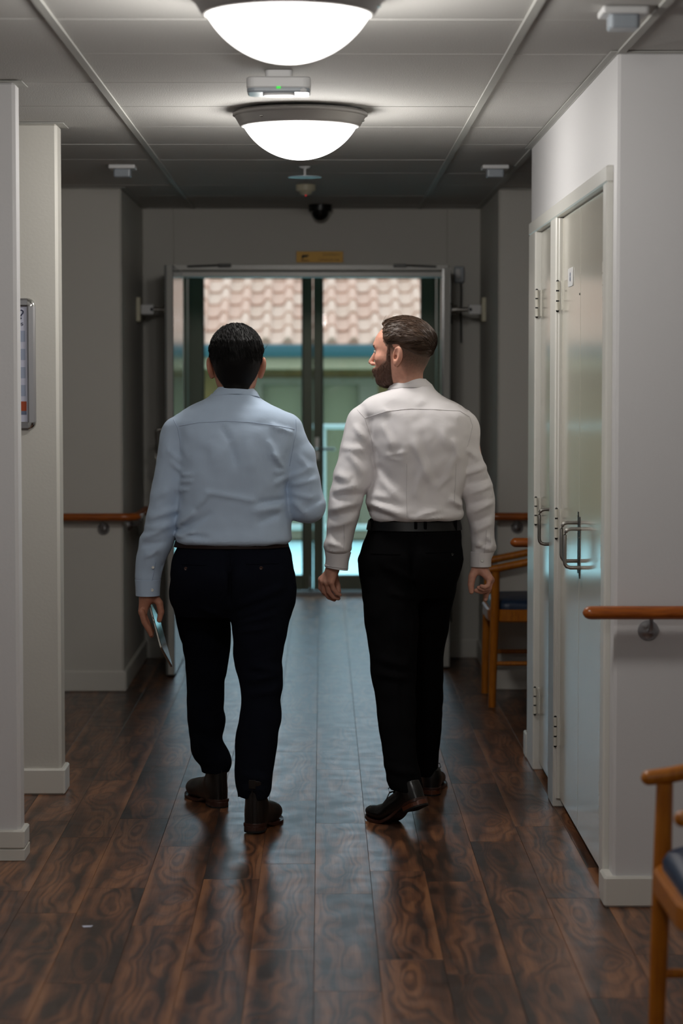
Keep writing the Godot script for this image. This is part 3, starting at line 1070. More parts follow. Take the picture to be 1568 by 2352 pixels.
func make_lamps() -> void:
	var spots := [[-7.9, -0.072, "round dome ceiling lamp over the two men, smaller of the two in view"], [-5.5, -0.078, "large round dome ceiling lamp at the top of the picture, above the white detector"], [-1.9, -0.078, "round dome ceiling lamp over the near end of the corridor, out of view"]]
	var first: Node3D = null
	for q in spots:
		var o: Node3D
		if first == null:
			o = thing("ceiling_lamp", q[2], "ceiling lamp", Vector3.ZERO, "dome lamps in a row along the corridor")
			var ring := Shape.new()
			ring.lathe([Vector2(0.185, -0.002), Vector2(0.222, -0.002), Vector2(0.222, -0.002), Vector2(0.229, -0.008), Vector2(0.229, -0.016), Vector2(0.222, -0.020), Vector2(0.222, -0.020), Vector2(0.208, -0.044), Vector2(0.203, -0.052), Vector2(0.196, -0.054), Vector2(0.193, -0.050), Vector2(0.192, -0.01)], 72)
			part(o, "metal_rim", ring, M.brushed)
			var plate := Shape.new()
			plate.lathe([Vector2(0.001, -0.001), Vector2(0.20, -0.001), Vector2(0.20, -0.001), Vector2(0.20, -0.008), Vector2(0.20, -0.008), Vector2(0.001, -0.008)], 48)
			part(o, "back_plate", plate, M.grid_metal)
			var prof := [Vector2(0.1925, -0.040)]
			for k in 25:
				var r := 0.1925 * (1.0 - k / 24.0) + 0.0004
				prof.append(Vector2(r, -0.050 - (sqrt(0.2210 * 0.2210 - r * r) - 0.1060)))
			var d := Shape.new()
			d.lathe(prof, 72)
			part(o, "diffuser", d, M.lamp_glow)
			var clips := Shape.new()
			for a in [0.15, 2.2, 4.3]:
				clips.box(Vector3(cos(a) * 0.215, -0.035, sin(a) * 0.215), Vector3(0.012, 0.006, 0.012), 0.002)
			part(o, "clip", clips, M.chrome)
			first = o
		else:
			o = first.duplicate()
			o.name = numbered("ceiling_lamp")
			add_child(o)
			o.set_meta("label", q[2])
		o.position = Vector3(q[1], CEIL - 0.004, q[0])
		if o != first:
			continue
		var l := OmniLight3D.new()
		l.name = "lamp_light"
		l.light_color = Color(1.0, 0.985, 0.965)
		l.light_energy = LAMP_ENERGY
		l.light_size = 0.13
		l.omni_range = 30.0
		l.omni_attenuation = 2.0
		l.shadow_enabled = true
		l.position = Vector3(0, -0.125, 0)
		o.add_child(l)


# ---- small things on ceiling and walls ---------------------------------------------------
func make_fixtures() -> void:
	var s: Shape
	# emergency light unit under the near lamp
	var e := thing("emergency_light", "white ceiling unit with a green light between the two dome lamps", "emergency light", Vector3(-0.126, CEIL, -6.92))
	s = Shape.new()
	s.prism(rounded_rect(0, 0, 0.19, 0.13, 0.022), -0.055, -0.022, 0.004)
	s.prism(rounded_rect(0, 0, 0.08, 0.09, 0.01), -0.024, -0.001, 0.0)
	part(e, "housing", s, M.plastic_white)
	s = Shape.new()
	var bp := rounded_rect(0, 0, 0.186, 0.126, 0.022)
	s.prism(bp, -0.068, -0.053, 0.004)
	part(e, "lower_shell", s, M.plastic_grey)
	s = Shape.new()
	s.prism(rounded_rect(0, 0.01, 0.095, 0.075, 0.02), -0.074, -0.066, 0.003)
	part(e, "lens", s, M.plastic_white)
	s = Shape.new()
	s.box(Vector3(0, -0.055, 0.0645), Vector3(0.013, 0.007, 0.004), 0.001)
	part(e, "indicator_light", s, M.led_green)
	s = Shape.new()
	s.ball(Vector3(0.072, -0.062, 0.058), Vector3(0.012, 0.007, 0.008), 12)
	part(e, "sensor_eye", s, M.plastic_white)
	# movement sensors
	for q in [[-0.848, -9.93, "white movement sensor on the ceiling at the left, beside the wall end"], [0.742, -9.93, "white movement sensor on the ceiling near the top of the cupboard wall's far end"], [0.745, -5.75, "grey-faced movement sensor on the ceiling in the near right corner"]]:
		var o := thing("movement_sensor", q[2], "sensor", Vector3(q[0], CEIL, q[1]), "movement sensors on the ceiling")
		s = Shape.new()
		s.prism(rounded_rect(0, 0, 0.115, 0.115, 0.008), -0.018, -0.001, 0.003)
		part(o, "base", s, M.plastic_white)
		s = Shape.new()
		s.prism(rounded_rect(0, 0, 0.075, 0.075, 0.010), -0.052, -0.017, 0.004)
		part(o, "lens", s, M.plastic_grey)
	# sprinkler
	var sp := thing("sprinkler", "small ceiling sprinkler with a round plate beyond the lamps", "sprinkler", Vector3(-0.071, CEIL, -9.97))
	s = Shape.new()
	s.lathe([Vector2(0.001, -0.001), Vector2(0.026, -0.001), Vector2(0.026, -0.001), Vector2(0.022, -0.008), Vector2(0.006, -0.012), Vector2(0.006, -0.044), Vector2(0.010, -0.046), Vector2(0.001, -0.05)], 24)
	part(sp, "body", s, M.plastic_white)
	s = Shape.new()
	s.lathe([Vector2(0.001, -0.044), Vector2(0.072, -0.044), Vector2(0.072, -0.044), Vector2(0.072, -0.048), Vector2(0.072, -0.048), Vector2(0.001, -0.048)], 32)
	part(sp, "deflector_plate", s, M.plastic_grey)
	# smoke detector
	var sd := thing("smoke_detector", "cream smoke detector with a red light in front of the end wall", "smoke detector", Vector3(-0.073, CEIL, -10.9))
	s = Shape.new()
	s.lathe([Vector2(0.001, -0.001), Vector2(0.047, -0.001), Vector2(0.047, -0.001), Vector2(0.047, -0.024), Vector2(0.042, -0.032), Vector2(0.030, -0.034), Vector2(0.028, -0.046), Vector2(0.001, -0.05)], 32)
	part(sd, "housing", s, M.plastic_cream)
	s = Shape.new()
	s.lathe([Vector2(0.0285, -0.036), Vector2(0.0285, -0.044)], 24)
	part(sd, "grille", s, M.black)
	s = Shape.new()
	s.ball(Vector3(0, -0.052, 0.012), Vector3(0.004, 0.004, 0.004), 8)
	part(sd, "indicator_light", s, M.led_red)
	# dome camera
	var dc := thing("dome_camera", "black dome security camera at the top of the end wall", "camera", Vector3(-0.006, CEIL, -12.16))
	s = Shape.new()
	s.lathe([Vector2(0.001, -0.001), Vector2(0.062, -0.001), Vector2(0.062, -0.001), Vector2(0.062, -0.030), Vector2(0.058, -0.036), Vector2(0.048, -0.037)], 36)
	part(dc, "base", s, M.black)
	var prof := []
	for k in 13:
		var t := k / 12.0 * PI / 2
		prof.append(Vector2(0.047 * cos(t) + 0.0003, -0.036 - 0.048 * sin(t)))
	s = Shape.new()
	s.lathe(prof, 36)
	part(dc, "dome", s, M.black_dome)
	# brass plaque
	var pq := thing("brass_plaque", "small brass plaque with a camera symbol above the double doors", "plaque", Vector3(-0.009, 2.155, -12.40))
	s = Shape.new()
	s.box(Vector3(0, 0, 0.003), Vector3(0.252, 0.060, 0.005), 0.001)
	part(pq, "plate", s, M.brass)
	for q in [["Surveillance", 0.061, 0.013], ["Camera In Use", 0.048, -0.015]]:
		var t := MeshInstance3D.new()
		t.mesh = lettering(q[0], 0.017)
		t.material_override = M.ink
		t.name = "lettering" if not pq.has_node("lettering") else "lettering_001"
		t.position = Vector3(q[1], q[2], 0.0062)
		pq.add_child(t)
	s = Shape.new()
	s.box(Vector3(-0.080, 0.004, 0.006), Vector3(0.030, 0.013, 0.001), 0.0002, xf(Vector3.ZERO))
	s.box(Vector3(-0.092, -0.006, 0.006), Vector3(0.008, 0.012, 0.001), 0.0002)
	s.box(Vector3(-0.062, 0.008, 0.006), Vector3(0.008, 0.006, 0.001), 0.0002)
	s.box(Vector3(-0.080, -0.019, 0.006), Vector3(0.044, 0.004, 0.001), 0.0002)
	part(pq, "camera_symbol", s, M.ink)
	# poster frame on the second wall end
	var pf := thing("poster_frame", "silver snap frame holding a printed notice, half hidden by the nearest wall end", "poster frame", Vector3(-1.24, 1.555, -8.30))
	var W2 := 0.217
	var H2 := 0.236
	s = Shape.new()
	for sgn in [-1, 1]:
		s.prism(PackedVector2Array([Vector2(sgn * (W2 - 0.030), 0.0), Vector2(sgn * (W2 - 0.030), 0.010), Vector2(sgn * (W2 - 0.024), 0.014), Vector2(sgn * (W2 - 0.008), 0.013), Vector2(sgn * (W2 - 0.001), 0.007), Vector2(sgn * W2, 0.0)]), -H2 + 0.028, H2 - 0.028, 0.0)
	part(pf, "side_rail", s, M.aluminium)
	s = Shape.new()
	for sgn in [-1, 1]:
		s.prism(PackedVector2Array([Vector2(sgn * (H2 - 0.030), 0.0), Vector2(sgn * (H2 - 0.030), 0.010), Vector2(sgn * (H2 - 0.024), 0.014), Vector2(sgn * (H2 - 0.008), 0.013), Vector2(sgn * (H2 - 0.001), 0.007), Vector2(sgn * H2, 0.0)]), -W2 + 0.028, W2 - 0.028, 0.0, Transform3D(Basis(Vector3(0, 1, 0), Vector3(1, 0, 0), Vector3(0, 0, 1)), Vector3.ZERO))
	part(pf, "cross_rail", s, M.aluminium)
	for sx in [-1, 1]:
		for sy in [-1, 1]:
			s = Shape.new()
			var rows := []
			for a in 9:
				var t := PI / 2 * a / 8.0
				var ring := PackedVector3Array()
				for p in [[0.0, 0.0], [0.0, 0.010], [0.006, 0.0145], [0.020, 0.014], [0.027, 0.008], [0.0285, 0.0]]:
					ring.append(Vector3(sx * (W2 - 0.0285 + p[0] * cos(t)), sy * (H2 - 0.0285 + p[0] * sin(t)), p[1]))
				rows.append(ring)
			s.surf(rows, false, sx * sy > 0)
			part(pf, "corner_cap", s, M.chrome)
	s = Shape.new()
	s.box(Vector3(0, 0, 0.004), Vector3(2 * W2 - 0.05, 2 * H2 - 0.05, 0.004), 0.0)
	var sheet := part(pf, "notice", s, M.paper)
	s = Shape.new()
	for q in [0.100, 0.035, -0.030, -0.094]:
		s.box(Vector3(0.010, q, 0.0063), Vector3(0.34, 0.040, 0.0006), 0.0)
	part(sheet, "print_blocks", s, M.print_grey)
	s = Shape.new()
	s.box(Vector3(0, -0.150, 0.0063), Vector3(0.366, 0.034, 0.0006), 0.0)
	part(sheet, "orange_band", s, M.print_orange)
	s = Shape.new()
	s.box(Vector3(0, -0.174, 0.0063), Vector3(0.366, 0.013, 0.0006), 0.0)
	part(sheet, "slate_band", s, M.print_slate)
	var k := 0
	for q in [["?", 0.034, 0.167, 0.178], ["us", 0.014, 0.164, 0.145]]:
		var t := MeshInstance3D.new()
		t.name = "lettering" if k == 0 else "lettering_%03d" % k
		k += 1
		t.mesh = lettering(q[0], q[1] * 1.35)
		t.material_override = M.ink_blue
		t.position = Vector3(q[2], q[3], 0.0068)
		sheet.add_child(t)


# ---- handrails ------------------------------------------------------------------------------
func make_rails() -> void:
	var rail := func(label: String, pts: Array, roses: Array, at: Vector3):
		var o := thing("handrail", label, "handrail", at, "orange timber handrails")
		var s := Shape.new()
		var local := []
		for p in pts:
			local.append(p - at)
		s.tube(local, [0.024], 20, 0.80)
		part(o, "rail", s, M.rail_wood)
		for q in roses:
			# q: point on the wall, outward direction
			var b := Shape.new()
			var nrm: Vector3 = q[1]
			var side := nrm.cross(Vector3.UP)
			b.lathe([Vector2(0.001, 0.030), Vector2(0.009, 0.029), Vector2(0.018, 0.024), Vector2(0.025, 0.014), Vector2(0.029, 0.004), Vector2(0.030, 0.0)], 28, Transform3D(Basis(side, nrm, Vector3.UP), q[0] - at))
			part(o, "wall_rose", b, M.aluminium)
			b = Shape.new()
			var base: Vector3 = q[0] - at + nrm * 0.026
			b.tube([base, base + nrm * 0.022 + Vector3.UP * 0.004, base + nrm * 0.036 + Vector3.UP * 0.018, base + nrm * 0.036 + Vector3.UP * 0.044], [0.007], 10, 1.0, false)
			b.box(base + nrm * 0.036 + Vector3.UP * 0.044, Vector3(0.05, 0.005, 0.05) * Vector3(absf(side.x) * 0.5 + 0.5, 1, absf(side.z) * 0.5 + 0.5), 0.001)
			part(o, "bracket_arm", b, M.aluminium)
		return o
	var y := 0.848
	rail.call("orange timber handrail end on the nearest white wall, in front of the cupboard corner", [Vector3(0.755, y, -6.432), Vector3(0.80, y, -6.432), Vector3(1.2, y, -6.432), Vector3(2.2, y, -6.432)], [[Vector3(0.925, 0.790, -6.50), Vector3(0, 0, 1)], [Vector3(1.9, 0.79, -6.50), Vector3(0, 0, 1)]], Vector3(0.925, 0.79, -6.50))
	rail.call("rounded orange handrail end poking out past the far cupboard jamb", [Vector3(0.780, y, -9.228), Vector3(0.83, y, -9.228), Vector3(1.3, y, -9.228), Vector3(2.2, y, -9.228)], [[Vector3(1.1, 0.79, -9.16), Vector3(0, 0, -1)]], Vector3(1.1, 0.79, -9.16))
	var yl := 0.845
	rail.call("orange timber handrail turning the corner behind the blue-shirted man's arm", [Vector3(-2.3, yl, -10.992), Vector3(-1.4, yl, -10.992), Vector3(-0.955, yl, -10.992), Vector3(-0.915, yl, -11.000), Vector3(-0.890, yl, -11.022), Vector3(-0.882, yl, -11.06), Vector3(-0.882, yl, -11.3), Vector3(-0.882, yl, -11.62)], [[Vector3(-1.045, 0.785, -11.06), Vector3(0, 0, 1)], [Vector3(-0.953, 0.785, -11.35), Vector3(1, 0, 0)]], Vector3(-1.045, 0.785, -11.06))
	rail.call("orange timber handrail on the wall above the far chair", [Vector3(2.3, yl, -11.032), Vector3(1.4, yl, -11.032), Vector3(0.85, yl, -11.032), Vector3(0.81, yl, -11.040), Vector3(0.785, yl, -11.062), Vector3(0.777, yl, -11.10), Vector3(0.777, yl, -11.3), Vector3(0.777, yl, -11.62)], [[Vector3(0.943, 0.788, -11.10), Vector3(0, 0, 1)], [Vector3(0.848, 0.785, -11.35), Vector3(-1, 0, 0)]], Vector3(0.943, 0.788, -11.10))


# ---- chairs: face -x, origin on the floor between the front legs ---------------------------
func make_chairs() -> void:
	var o := make_chair("wooden armchair with a blue vinyl seat at the near right, cut by the picture's edge")
	o.position = Vector3(0.742, 0, -4.735)
	var p := o.duplicate()
	p.name = numbered("armchair")
	add_child(p)
	p.position = Vector3(0.790, 0, -10.715)
	p.set_meta("label", "wooden armchair with a blue seat half hidden beyond the far cupboard jamb")


func make_chair(label: String) -> Node3D:
	var o := thing("armchair", label, "chair", Vector3.ZERO, "wooden armchairs with blue seats")
	var W = M.chair_wood
	var s: Shape
	for z in [-0.235, 0.235]:
		s = Shape.new()
		s.tube([Vector3(-0.012, 0.004, z), Vector3(-0.006, 0.25, z), Vector3(0.0, 0.45, z), Vector3(0.004, 0.625, z)], [0.017, 0.0195, 0.0205, 0.0185], 16, 1.0, false)
		part(o, "front_leg", s, W)
		s = Shape.new()
		s.tube([Vector3(0.50, 0.004, z), Vector3(0.465, 0.25, z), Vector3(0.455, 0.45, z), Vector3(0.48, 0.70, z), Vector3(0.535, 0.98, z)], [0.016, 0.019, 0.020, 0.018, 0.015], 16, 1.0, false)
		part(o, "rear_leg", s, W)
		s = Shape.new()
		s.tube([Vector3(-0.030, 0.636, z), Vector3(0.02, 0.643, z), Vector3(0.25, 0.690, z), Vector3(0.478, 0.738, z)], [0.0185, 0.0195, 0.0195, 0.018], 16, 0.92)
		part(o, "armrest", s, W)
		s = Shape.new()
		s.tube([Vector3(-0.002, 0.205, z), Vector3(0.468, 0.205, z)], [0.0105], 12)
		part(o, "stretcher", s, W)
	s = Shape.new()
	s.tube([Vector3(0.22, 0.205, -0.235), Vector3(0.22, 0.205, 0.235)], [0.0105], 12)
	part(o, "cross_stretcher", s, W)
	# seat frame with rounded front corners
	var outline := rounded_rect(0.235, 0, 0.53, 0.50, 0.10, 8)
	s = Shape.new()
	s.prism(outline, 0.395, 0.452, 0.006)
	part(o, "seat_frame", s, W)
	var rows := []
	for q in [[0.0, 0.452], [0.0, 0.470], [0.010, 0.486], [0.035, 0.497], [0.10, 0.504], [0.20, 0.506]]:
		var ring := PackedVector3Array()
		var inset := rounded_rect(0.235, 0, 0.53 - 0.036 - 2 * q[0], 0.50 - 0.036 - 2 * q[0], maxf(0.085 - q[0], 0.02), 8)
		for p2 in inset:
			ring.append(Vector3(p2.x, q[1], p2.y))
		rows.append(ring)
	s = Shape.new()
	s.surf(rows, true, true)
	part(o, "seat_pad", s, M.vinyl_blue)
	s = Shape.new()
	var bars := []
	for q in [[0.80, 0.03], [0.955, 0.045]]:
		var yy: float = q[0]
		var bx := 0.455 + (yy - 0.45) * 0.145
		s.tube([Vector3(bx, yy, -0.235), Vector3(bx + q[1], yy, -0.10), Vector3(bx + q[1], yy, 0.10), Vector3(bx, yy, 0.235)], [0.021], 14, 0.6)
	part(o, "back_rail", s, W)
	s = Shape.new()
	s.box(Vector3(0.0, 0, 0), Vector3(0.045, 0.25, 0.40), 0.016, xf(Vector3(0.515, 0.83, 0), 0, 0, -8))
	part(o, "back_pad", s, M.vinyl_blue)
	return o


# ---- smooth bodies: distance fields meshed as surface nets ---------------------------------
# a limb or trunk whose level sections are (super)ellipses; rows of [y, centre x, half width, centre z, half depth]
class Stack:
	var lo := 0.0
	var hi := 0.0
	var step := 0.004
	var cx := PackedFloat32Array()
	var rx := PackedFloat32Array()
	var cz := PackedFloat32Array()
	var rz := PackedFloat32Array()
	var power := 2.0
	var last := 0

	func _init(rows: Array, pw := 2.0, grow := 0.0) -> void:
		rows = rows.duplicate()
		rows.sort_custom(func(a, b): return a[0] < b[0])
		power = pw
		lo = rows[0][0]
		hi = rows[-1][0]
		var k := 0
		var y := lo
		while y <= hi + step * 0.5:
			while k < rows.size() - 2 and rows[k + 1][0] < y:
				k += 1
			var a: Array = rows[k]
			var b: Array = rows[k + 1]
			var p: Array = rows[maxi(k - 1, 0)]
			var q: Array = rows[mini(k + 2, rows.size() - 1)]
			var t := clampf((y - a[0]) / (b[0] - a[0]), 0.0, 1.0)
			var got := []
			for c in [1, 2, 3, 4]:
				# monotone-ish cubic in unevenly spaced rows
				var m0: float = (b[c] - p[c]) / maxf(b[0] - p[0], 1e-5) * (b[0] - a[0])
				var m1: float = (q[c] - a[c]) / maxf(q[0] - a[0], 1e-5) * (b[0] - a[0])
				var t2 := t * t
				var t3 := t2 * t
				got.append((2 * t3 - 3 * t2 + 1) * a[c] + (t3 - 2 * t2 + t) * m0 + (3 * t2 - 2 * t3) * b[c] + (t3 - t2) * m1)
			cx.append(got[0])
			rx.append(maxf(got[1] + grow, 0.002))
			cz.append(got[2])
			rz.append(maxf(got[3] + grow, 0.002))
			y += step
		last = cx.size() - 1

	func d(p: Vector3) -> float:
		var t := (p.y - lo) / step
		var e := maxf(lo - p.y, p.y - hi)
		t = clampf(t, 0.0, last - 0.001)
		var i := int(t)
		t -= i
		var s := 1.0 - t
		var ax := rx[i] * s + rx[i + 1] * t
		var az := rz[i] * s + rz[i + 1] * t
		var qx := absf(p.x - cx[i] * s - cx[i + 1] * t) / ax
		var qz := absf(p.z - cz[i] * s - cz[i + 1] * t) / az
		var k := 0.0
		if power == 2.0:
			k = sqrt(qx * qx + qz * qz)
		else:
			k = pow(pow(qx, power) + pow(qz, power), 1.0 / power)
		var out := (k - 1.0) * minf(ax, az)
		if e > 0.0:
			return maxf(out, e) if out < 0.0 else sqrt(out * out + e * e)
		return maxf(out, e)

	func at(y: float) -> Array:
		var t := clampf((y - lo) / step, 0.0, last - 0.001)
		var i := int(t)
		t -= i
		return [lerpf(cx[i], cx[i + 1], t), lerpf(rx[i], rx[i + 1], t), lerpf(cz[i], cz[i + 1], t), lerpf(rz[i], rz[i + 1], t)]


class Bone:
	var a: Vector3
	var b: Vector3
	var ra: float
	var rb: float
	var ab: Vector3
	var inv: float

	func _init(a_: Vector3, b_: Vector3, ra_: float, rb_: float) -> void:
		a = a_
		b = b_
		ra = ra_
		rb = rb_
		ab = b - a
		inv = 1.0 / maxf(ab.length_squared(), 1e-9)

	func d(p: Vector3) -> float:
		var t := clampf((p - a).dot(ab) * inv, 0.0, 1.0)
		return (p - a - ab * t).length() - ra - (rb - ra) * t


class Ball:
	var c: Vector3
	var r: Vector3
	var turn: Basis
	var least: float

	func _init(c_: Vector3, r_: Vector3, turn_ := Basis.IDENTITY) -> void:
		c = c_
		r = r_
		turn = turn_.transposed()
		least = minf(r.x, minf(r.y, r.z))

	func d(p: Vector3) -> float:
		var q := (turn * (p - c)) / r
		var k := q.length()
		if k < 1e-5:
			return -least
		return (k - 1.0) * k / maxf((q / r).length(), 1e-6)


class Field:
	var parts := []          # [shape, k] joined with a smooth minimum
	var cuts := []           # [shape, k] carved away
	var bins := {}           # creases by height: [a, b, width, height, side, depth]; side +1 = seen from behind
	var wobble: FastNoiseLite
	var wobble_h := 0.0
	var offset := 0.0

	func add(s, k := 0.01) -> Field:
		parts.append([s, k])
		return self

	func base(p: Vector3) -> float:
		var r := 1e9
		for e in parts:
			var q: float = e[0].d(p)
			var k: float = e[1]
			var h := k - absf(r - q)
			r = minf(r, q)
			if h > 0.0:
				r -= h * h * 0.25 / k
		for e in cuts:
			var q: float = -e[0].d(p)
			var k: float = e[1]
			var h := k - absf(r - q)
			r = maxf(r, q)
			if h > 0.0:
				r += h * h * 0.25 / k
		return r - offset

	func d(p: Vector3) -> float:
		var r := base(p)
		if r > 0.03 or r < -0.03:
			return r
		if wobble != null:
			r -= wobble.get_noise_3dv(p) * wobble_h
		for f in bins.get(int(floorf(p.y * 50.0)), []):
			if f[4] * (p.z - f[5]) < 0.0:
				continue
			var a: Vector2 = f[0]
			var ab: Vector2 = f[1] - a
			var q := Vector2(p.x, p.y) - a
			var w: float = f[2]
			var t := q.dot(ab) / ab.length_squared()
			if t < -0.3 or t > 1.3:
				continue
			var off := q - ab * clampf(t, 0.0, 1.0)
			var dd := off.length_squared() / (w * w)
			if dd > 5.0:
				continue
			# steep on one side, soft on the other: cloth falls over the crease
			var side := signf(ab.cross(q))
			if side > 0.0:
				dd *= 0.45
			var fade := 1.0 - pow(absf(clampf(t, 0.0, 1.0) - 0.5) * 2.0, 3.0) * 0.85
			r -= f[3] * exp(-dd) * fade
		return r

	func fold(ax: float, ay: float, bx: float, by: float, w: float, h: float, side := 1.0, mid := 0.0) -> Field:
		var e := [Vector2(ax, ay), Vector2(bx, by), w * 0.85, h * 1.35, side, mid]
		var ext := absf(by - ay) * 0.3 + w * 3.2
		for k in range(int(floorf((minf(ay, by) - ext) * 50.0)), int(floorf((maxf(ay, by) + ext) * 50.0)) + 1):
			if not bins.has(k):
				bins[k] = []
			bins[k].append(e)
		return self


func net(f, lo: Vector3, hi: Vector3, h: float, shape: Shape, tint = null, move := Transform3D.IDENTITY) -> Shape:
	const S := 4
	var bn := Vector3i(ceili((hi.x - lo.x) / (h * S)), ceili((hi.y - lo.y) / (h * S)), ceili((hi.z - lo.z) / (h * S)))
	var nx := bn.x * S + 1
	var ny := bn.y * S + 1
	var nz := bn.z * S + 1
	var val := PackedFloat32Array()
	val.resize(nx * ny * nz)
	val.fill(1e9)
	var co := PackedFloat32Array()
	var cnx := bn.x + 1
	var cny := bn.y + 1
	co.resize(cnx * cny * (bn.z + 1))
	for k in bn.z + 1:
		for j in cny:
			for i in cnx:
				var q: float = f.d(lo + Vector3(i, j, k) * (h * S))
				co[(k * cny + j) * cnx + i] = q
				val[((k * S) * ny + j * S) * nx + i * S] = q
	var live := []
	var near := h * S * 1.25
	for k in bn.z:
		for j in bn.y:
			for i in bn.x:
				var least := 1e9
				var pos := false
				var neg := false
				for e in 8:
					var q := co[((k + (e >> 2)) * cny + j + ((e >> 1) & 1)) * cnx + i + (e & 1)]
					least = minf(least, absf(q))
					if q > 0.0:
						pos = true
					else:
						neg = true
				if least < near or (pos and neg):
					live.append(Vector3i(i, j, k))
	for b in live:
		for k in S + 1:
			for j in S + 1:
				var row: int = ((b.z * S + k) * ny + b.y * S + j) * nx + b.x * S
				for i in S + 1:
					if val[row + i] > 1e8:
						val[row + i] = f.d(lo + Vector3(b.x * S + i, b.y * S + j, b.z * S + k) * h)
	var id := PackedInt32Array()
	id.resize(nx * ny * nz)
	id.fill(-1)
	var first := shape.v.size()
	var sy := nx
	var sz := nx * ny
	var cells := []
	var pts := PackedVector3Array()
	for b in live:
		for k in S:
			for j in S:
				for i in S:
					var gi: int = b.x * S + i
					var gj: int = b.y * S + j
					var gk: int = b.z * S + k
					var o := (gk * ny + gj) * nx + gi
					var v0 := val[o]
					var v1 := val[o + 1]
					var v2 := val[o + sy]
					var v3 := val[o + sy + 1]
					var v4 := val[o + sz]
					var v5 := val[o + sz + 1]
					var v6 := val[o + sz + sy]
					var v7 := val[o + sz + sy + 1]
					var inside := int(v0 < 0) + int(v1 < 0) + int(v2 < 0) + int(v3 < 0) + int(v4 < 0) + int(v5 < 0) + int(v6 < 0) + int(v7 < 0)
					if inside == 0 or inside == 8:
						continue
					var sum := Vector3.ZERO
					var c := 0
					if (v0 < 0) != (v1 < 0):
						sum += Vector3(v0 / (v0 - v1), 0, 0)
						c += 1
					if (v2 < 0) != (v3 < 0):
						sum += Vector3(v2 / (v2 - v3), 1, 0)
						c += 1
					if (v4 < 0) != (v5 < 0):
						sum += Vector3(v4 / (v4 - v5), 0, 1)
						c += 1
					if (v6 < 0) != (v7 < 0):
						sum += Vector3(v6 / (v6 - v7), 1, 1)
						c += 1
					if (v0 < 0) != (v2 < 0):
						sum += Vector3(0, v0 / (v0 - v2), 0)
						c += 1
					if (v1 < 0) != (v3 < 0):
						sum += Vector3(1, v1 / (v1 - v3), 0)
						c += 1
					if (v4 < 0) != (v6 < 0):
						sum += Vector3(0, v4 / (v4 - v6), 1)
						c += 1
					if (v5 < 0) != (v7 < 0):
						sum += Vector3(1, v5 / (v5 - v7), 1)
						c += 1
					if (v0 < 0) != (v4 < 0):
						sum += Vector3(0, 0, v0 / (v0 - v4))
						c += 1
					if (v1 < 0) != (v5 < 0):
						sum += Vector3(1, 0, v1 / (v1 - v5))
						c += 1
					if (v2 < 0) != (v6 < 0):
						sum += Vector3(0, 1, v2 / (v2 - v6))
						c += 1
					if (v3 < 0) != (v7 < 0):
						sum += Vector3(1, 1, v3 / (v3 - v7))
						c += 1
					id[o] = pts.size()
					pts.append(lo + (Vector3(gi, gj, gk) + sum / c) * h)
					cells.append(o)
	var acc := PackedVector3Array()
	acc.resize(pts.size())
	var ix := PackedInt32Array()
	for o in cells:
		for ax in 3:
			var s1: int = [1, sy, sz][ax]
			var u: int = [sy, sz, 1][ax]
			var w: int = [sz, 1, sy][ax]
			if o < u + w or o + s1 >= val.size():
				continue
			var va: float = val[o]
			var vb: float = val[o + s1]
			if vb > 1e8 or (va < 0) == (vb < 0):
				continue
			var a := id[o]
			var b := id[o - u]
			var c := id[o - u - w]
			var e := id[o - w]
			if b < 0 or c < 0 or e < 0:
				continue
			if va >= 0:
				var t := b
				b = e
				e = t
			# outward normal
			var n1 := (pts[b] - pts[a]).cross(pts[c] - pts[a])
			var n2 := (pts[c] - pts[a]).cross(pts[e] - pts[a])
			acc[a] += n1 + n2
			acc[b] += n1
			acc[c] += n1 + n2
			acc[e] += n2
			ix.append_array([first + a, first + c, first + b, first + a, first + e, first + c])
	var colored: bool = tint != null
	for i in pts.size():
		shape.v.append(move * pts[i])
		shape.n.append((move.basis * acc[i]).normalized())
		if colored:
			shape.col.append(tint.call(pts[i]))
	if colored:
		shape.has_col = true
	shape.ix.append_array(ix)
	return shape


# where a line along -z from behind first meets the field
func behind(f, x: float, y: float, z0 := 0.35) -> Vector3:
	var z := z0
	for i in 90:
		var q: float = f.d(Vector3(x, y, z))
		if q < 0.0006:
			break
		z -= clampf(q * 0.6, 0.0006, 0.05)
		if z < -0.4:
			break
	return Vector3(x, y, z)


# a thin seam laid on the back of a garment
func seam(f, way: Array, r: float, every := 0.008, z0 := 0.35) -> Shape:
	var pts := []
	for i in way.size() - 1:
		var a: Vector2 = way[i]
		var b: Vector2 = way[i + 1]
		var n := maxi(1, int(a.distance_to(b) / every))
		for k in n + (1 if i == way.size() - 2 else 0):
			var q := a.lerp(b, float(k) / n)
			pts.append(behind(f, q.x, q.y, z0) + Vector3(0, 0, r * 0.1))
	var s := Shape.new()
	s.tube(pts, [r], 6)
	return s


# a closed band of cloth or leather that follows a stack between two heights
func band(st: Stack, y0: float, y1: float, grow: float, thick: float, tilt := 0.0, sides := 48) -> Shape:
	var s := Shape.new()
	var prof := [[y0, grow - thick], [y0, grow], [y0 + 0.0015, grow + 0.0008], [(y0 + y1) / 2, grow + 0.0012], [y1 - 0.0015, grow + 0.0008], [y1, grow], [y1, grow - thick]]
	var rows := []
	for q in prof:
		var ring := PackedVector3Array()
		var e := st.at(q[0])
		for j in sides:
			var t := TAU * j / sides
			var c := cos(t)
			var n := sin(t)
			var k := pow(pow(absf(c), st.power) + pow(absf(n), st.power), -1.0 / st.power)
			ring.append(Vector3(e[0] + c * k * (e[1] + q[1]), q[0] + tilt * c * k * e[1], e[2] + n * k * (e[3] + q[1])))
		rows.append(ring)
	s.surf(rows, true, false)
	return s


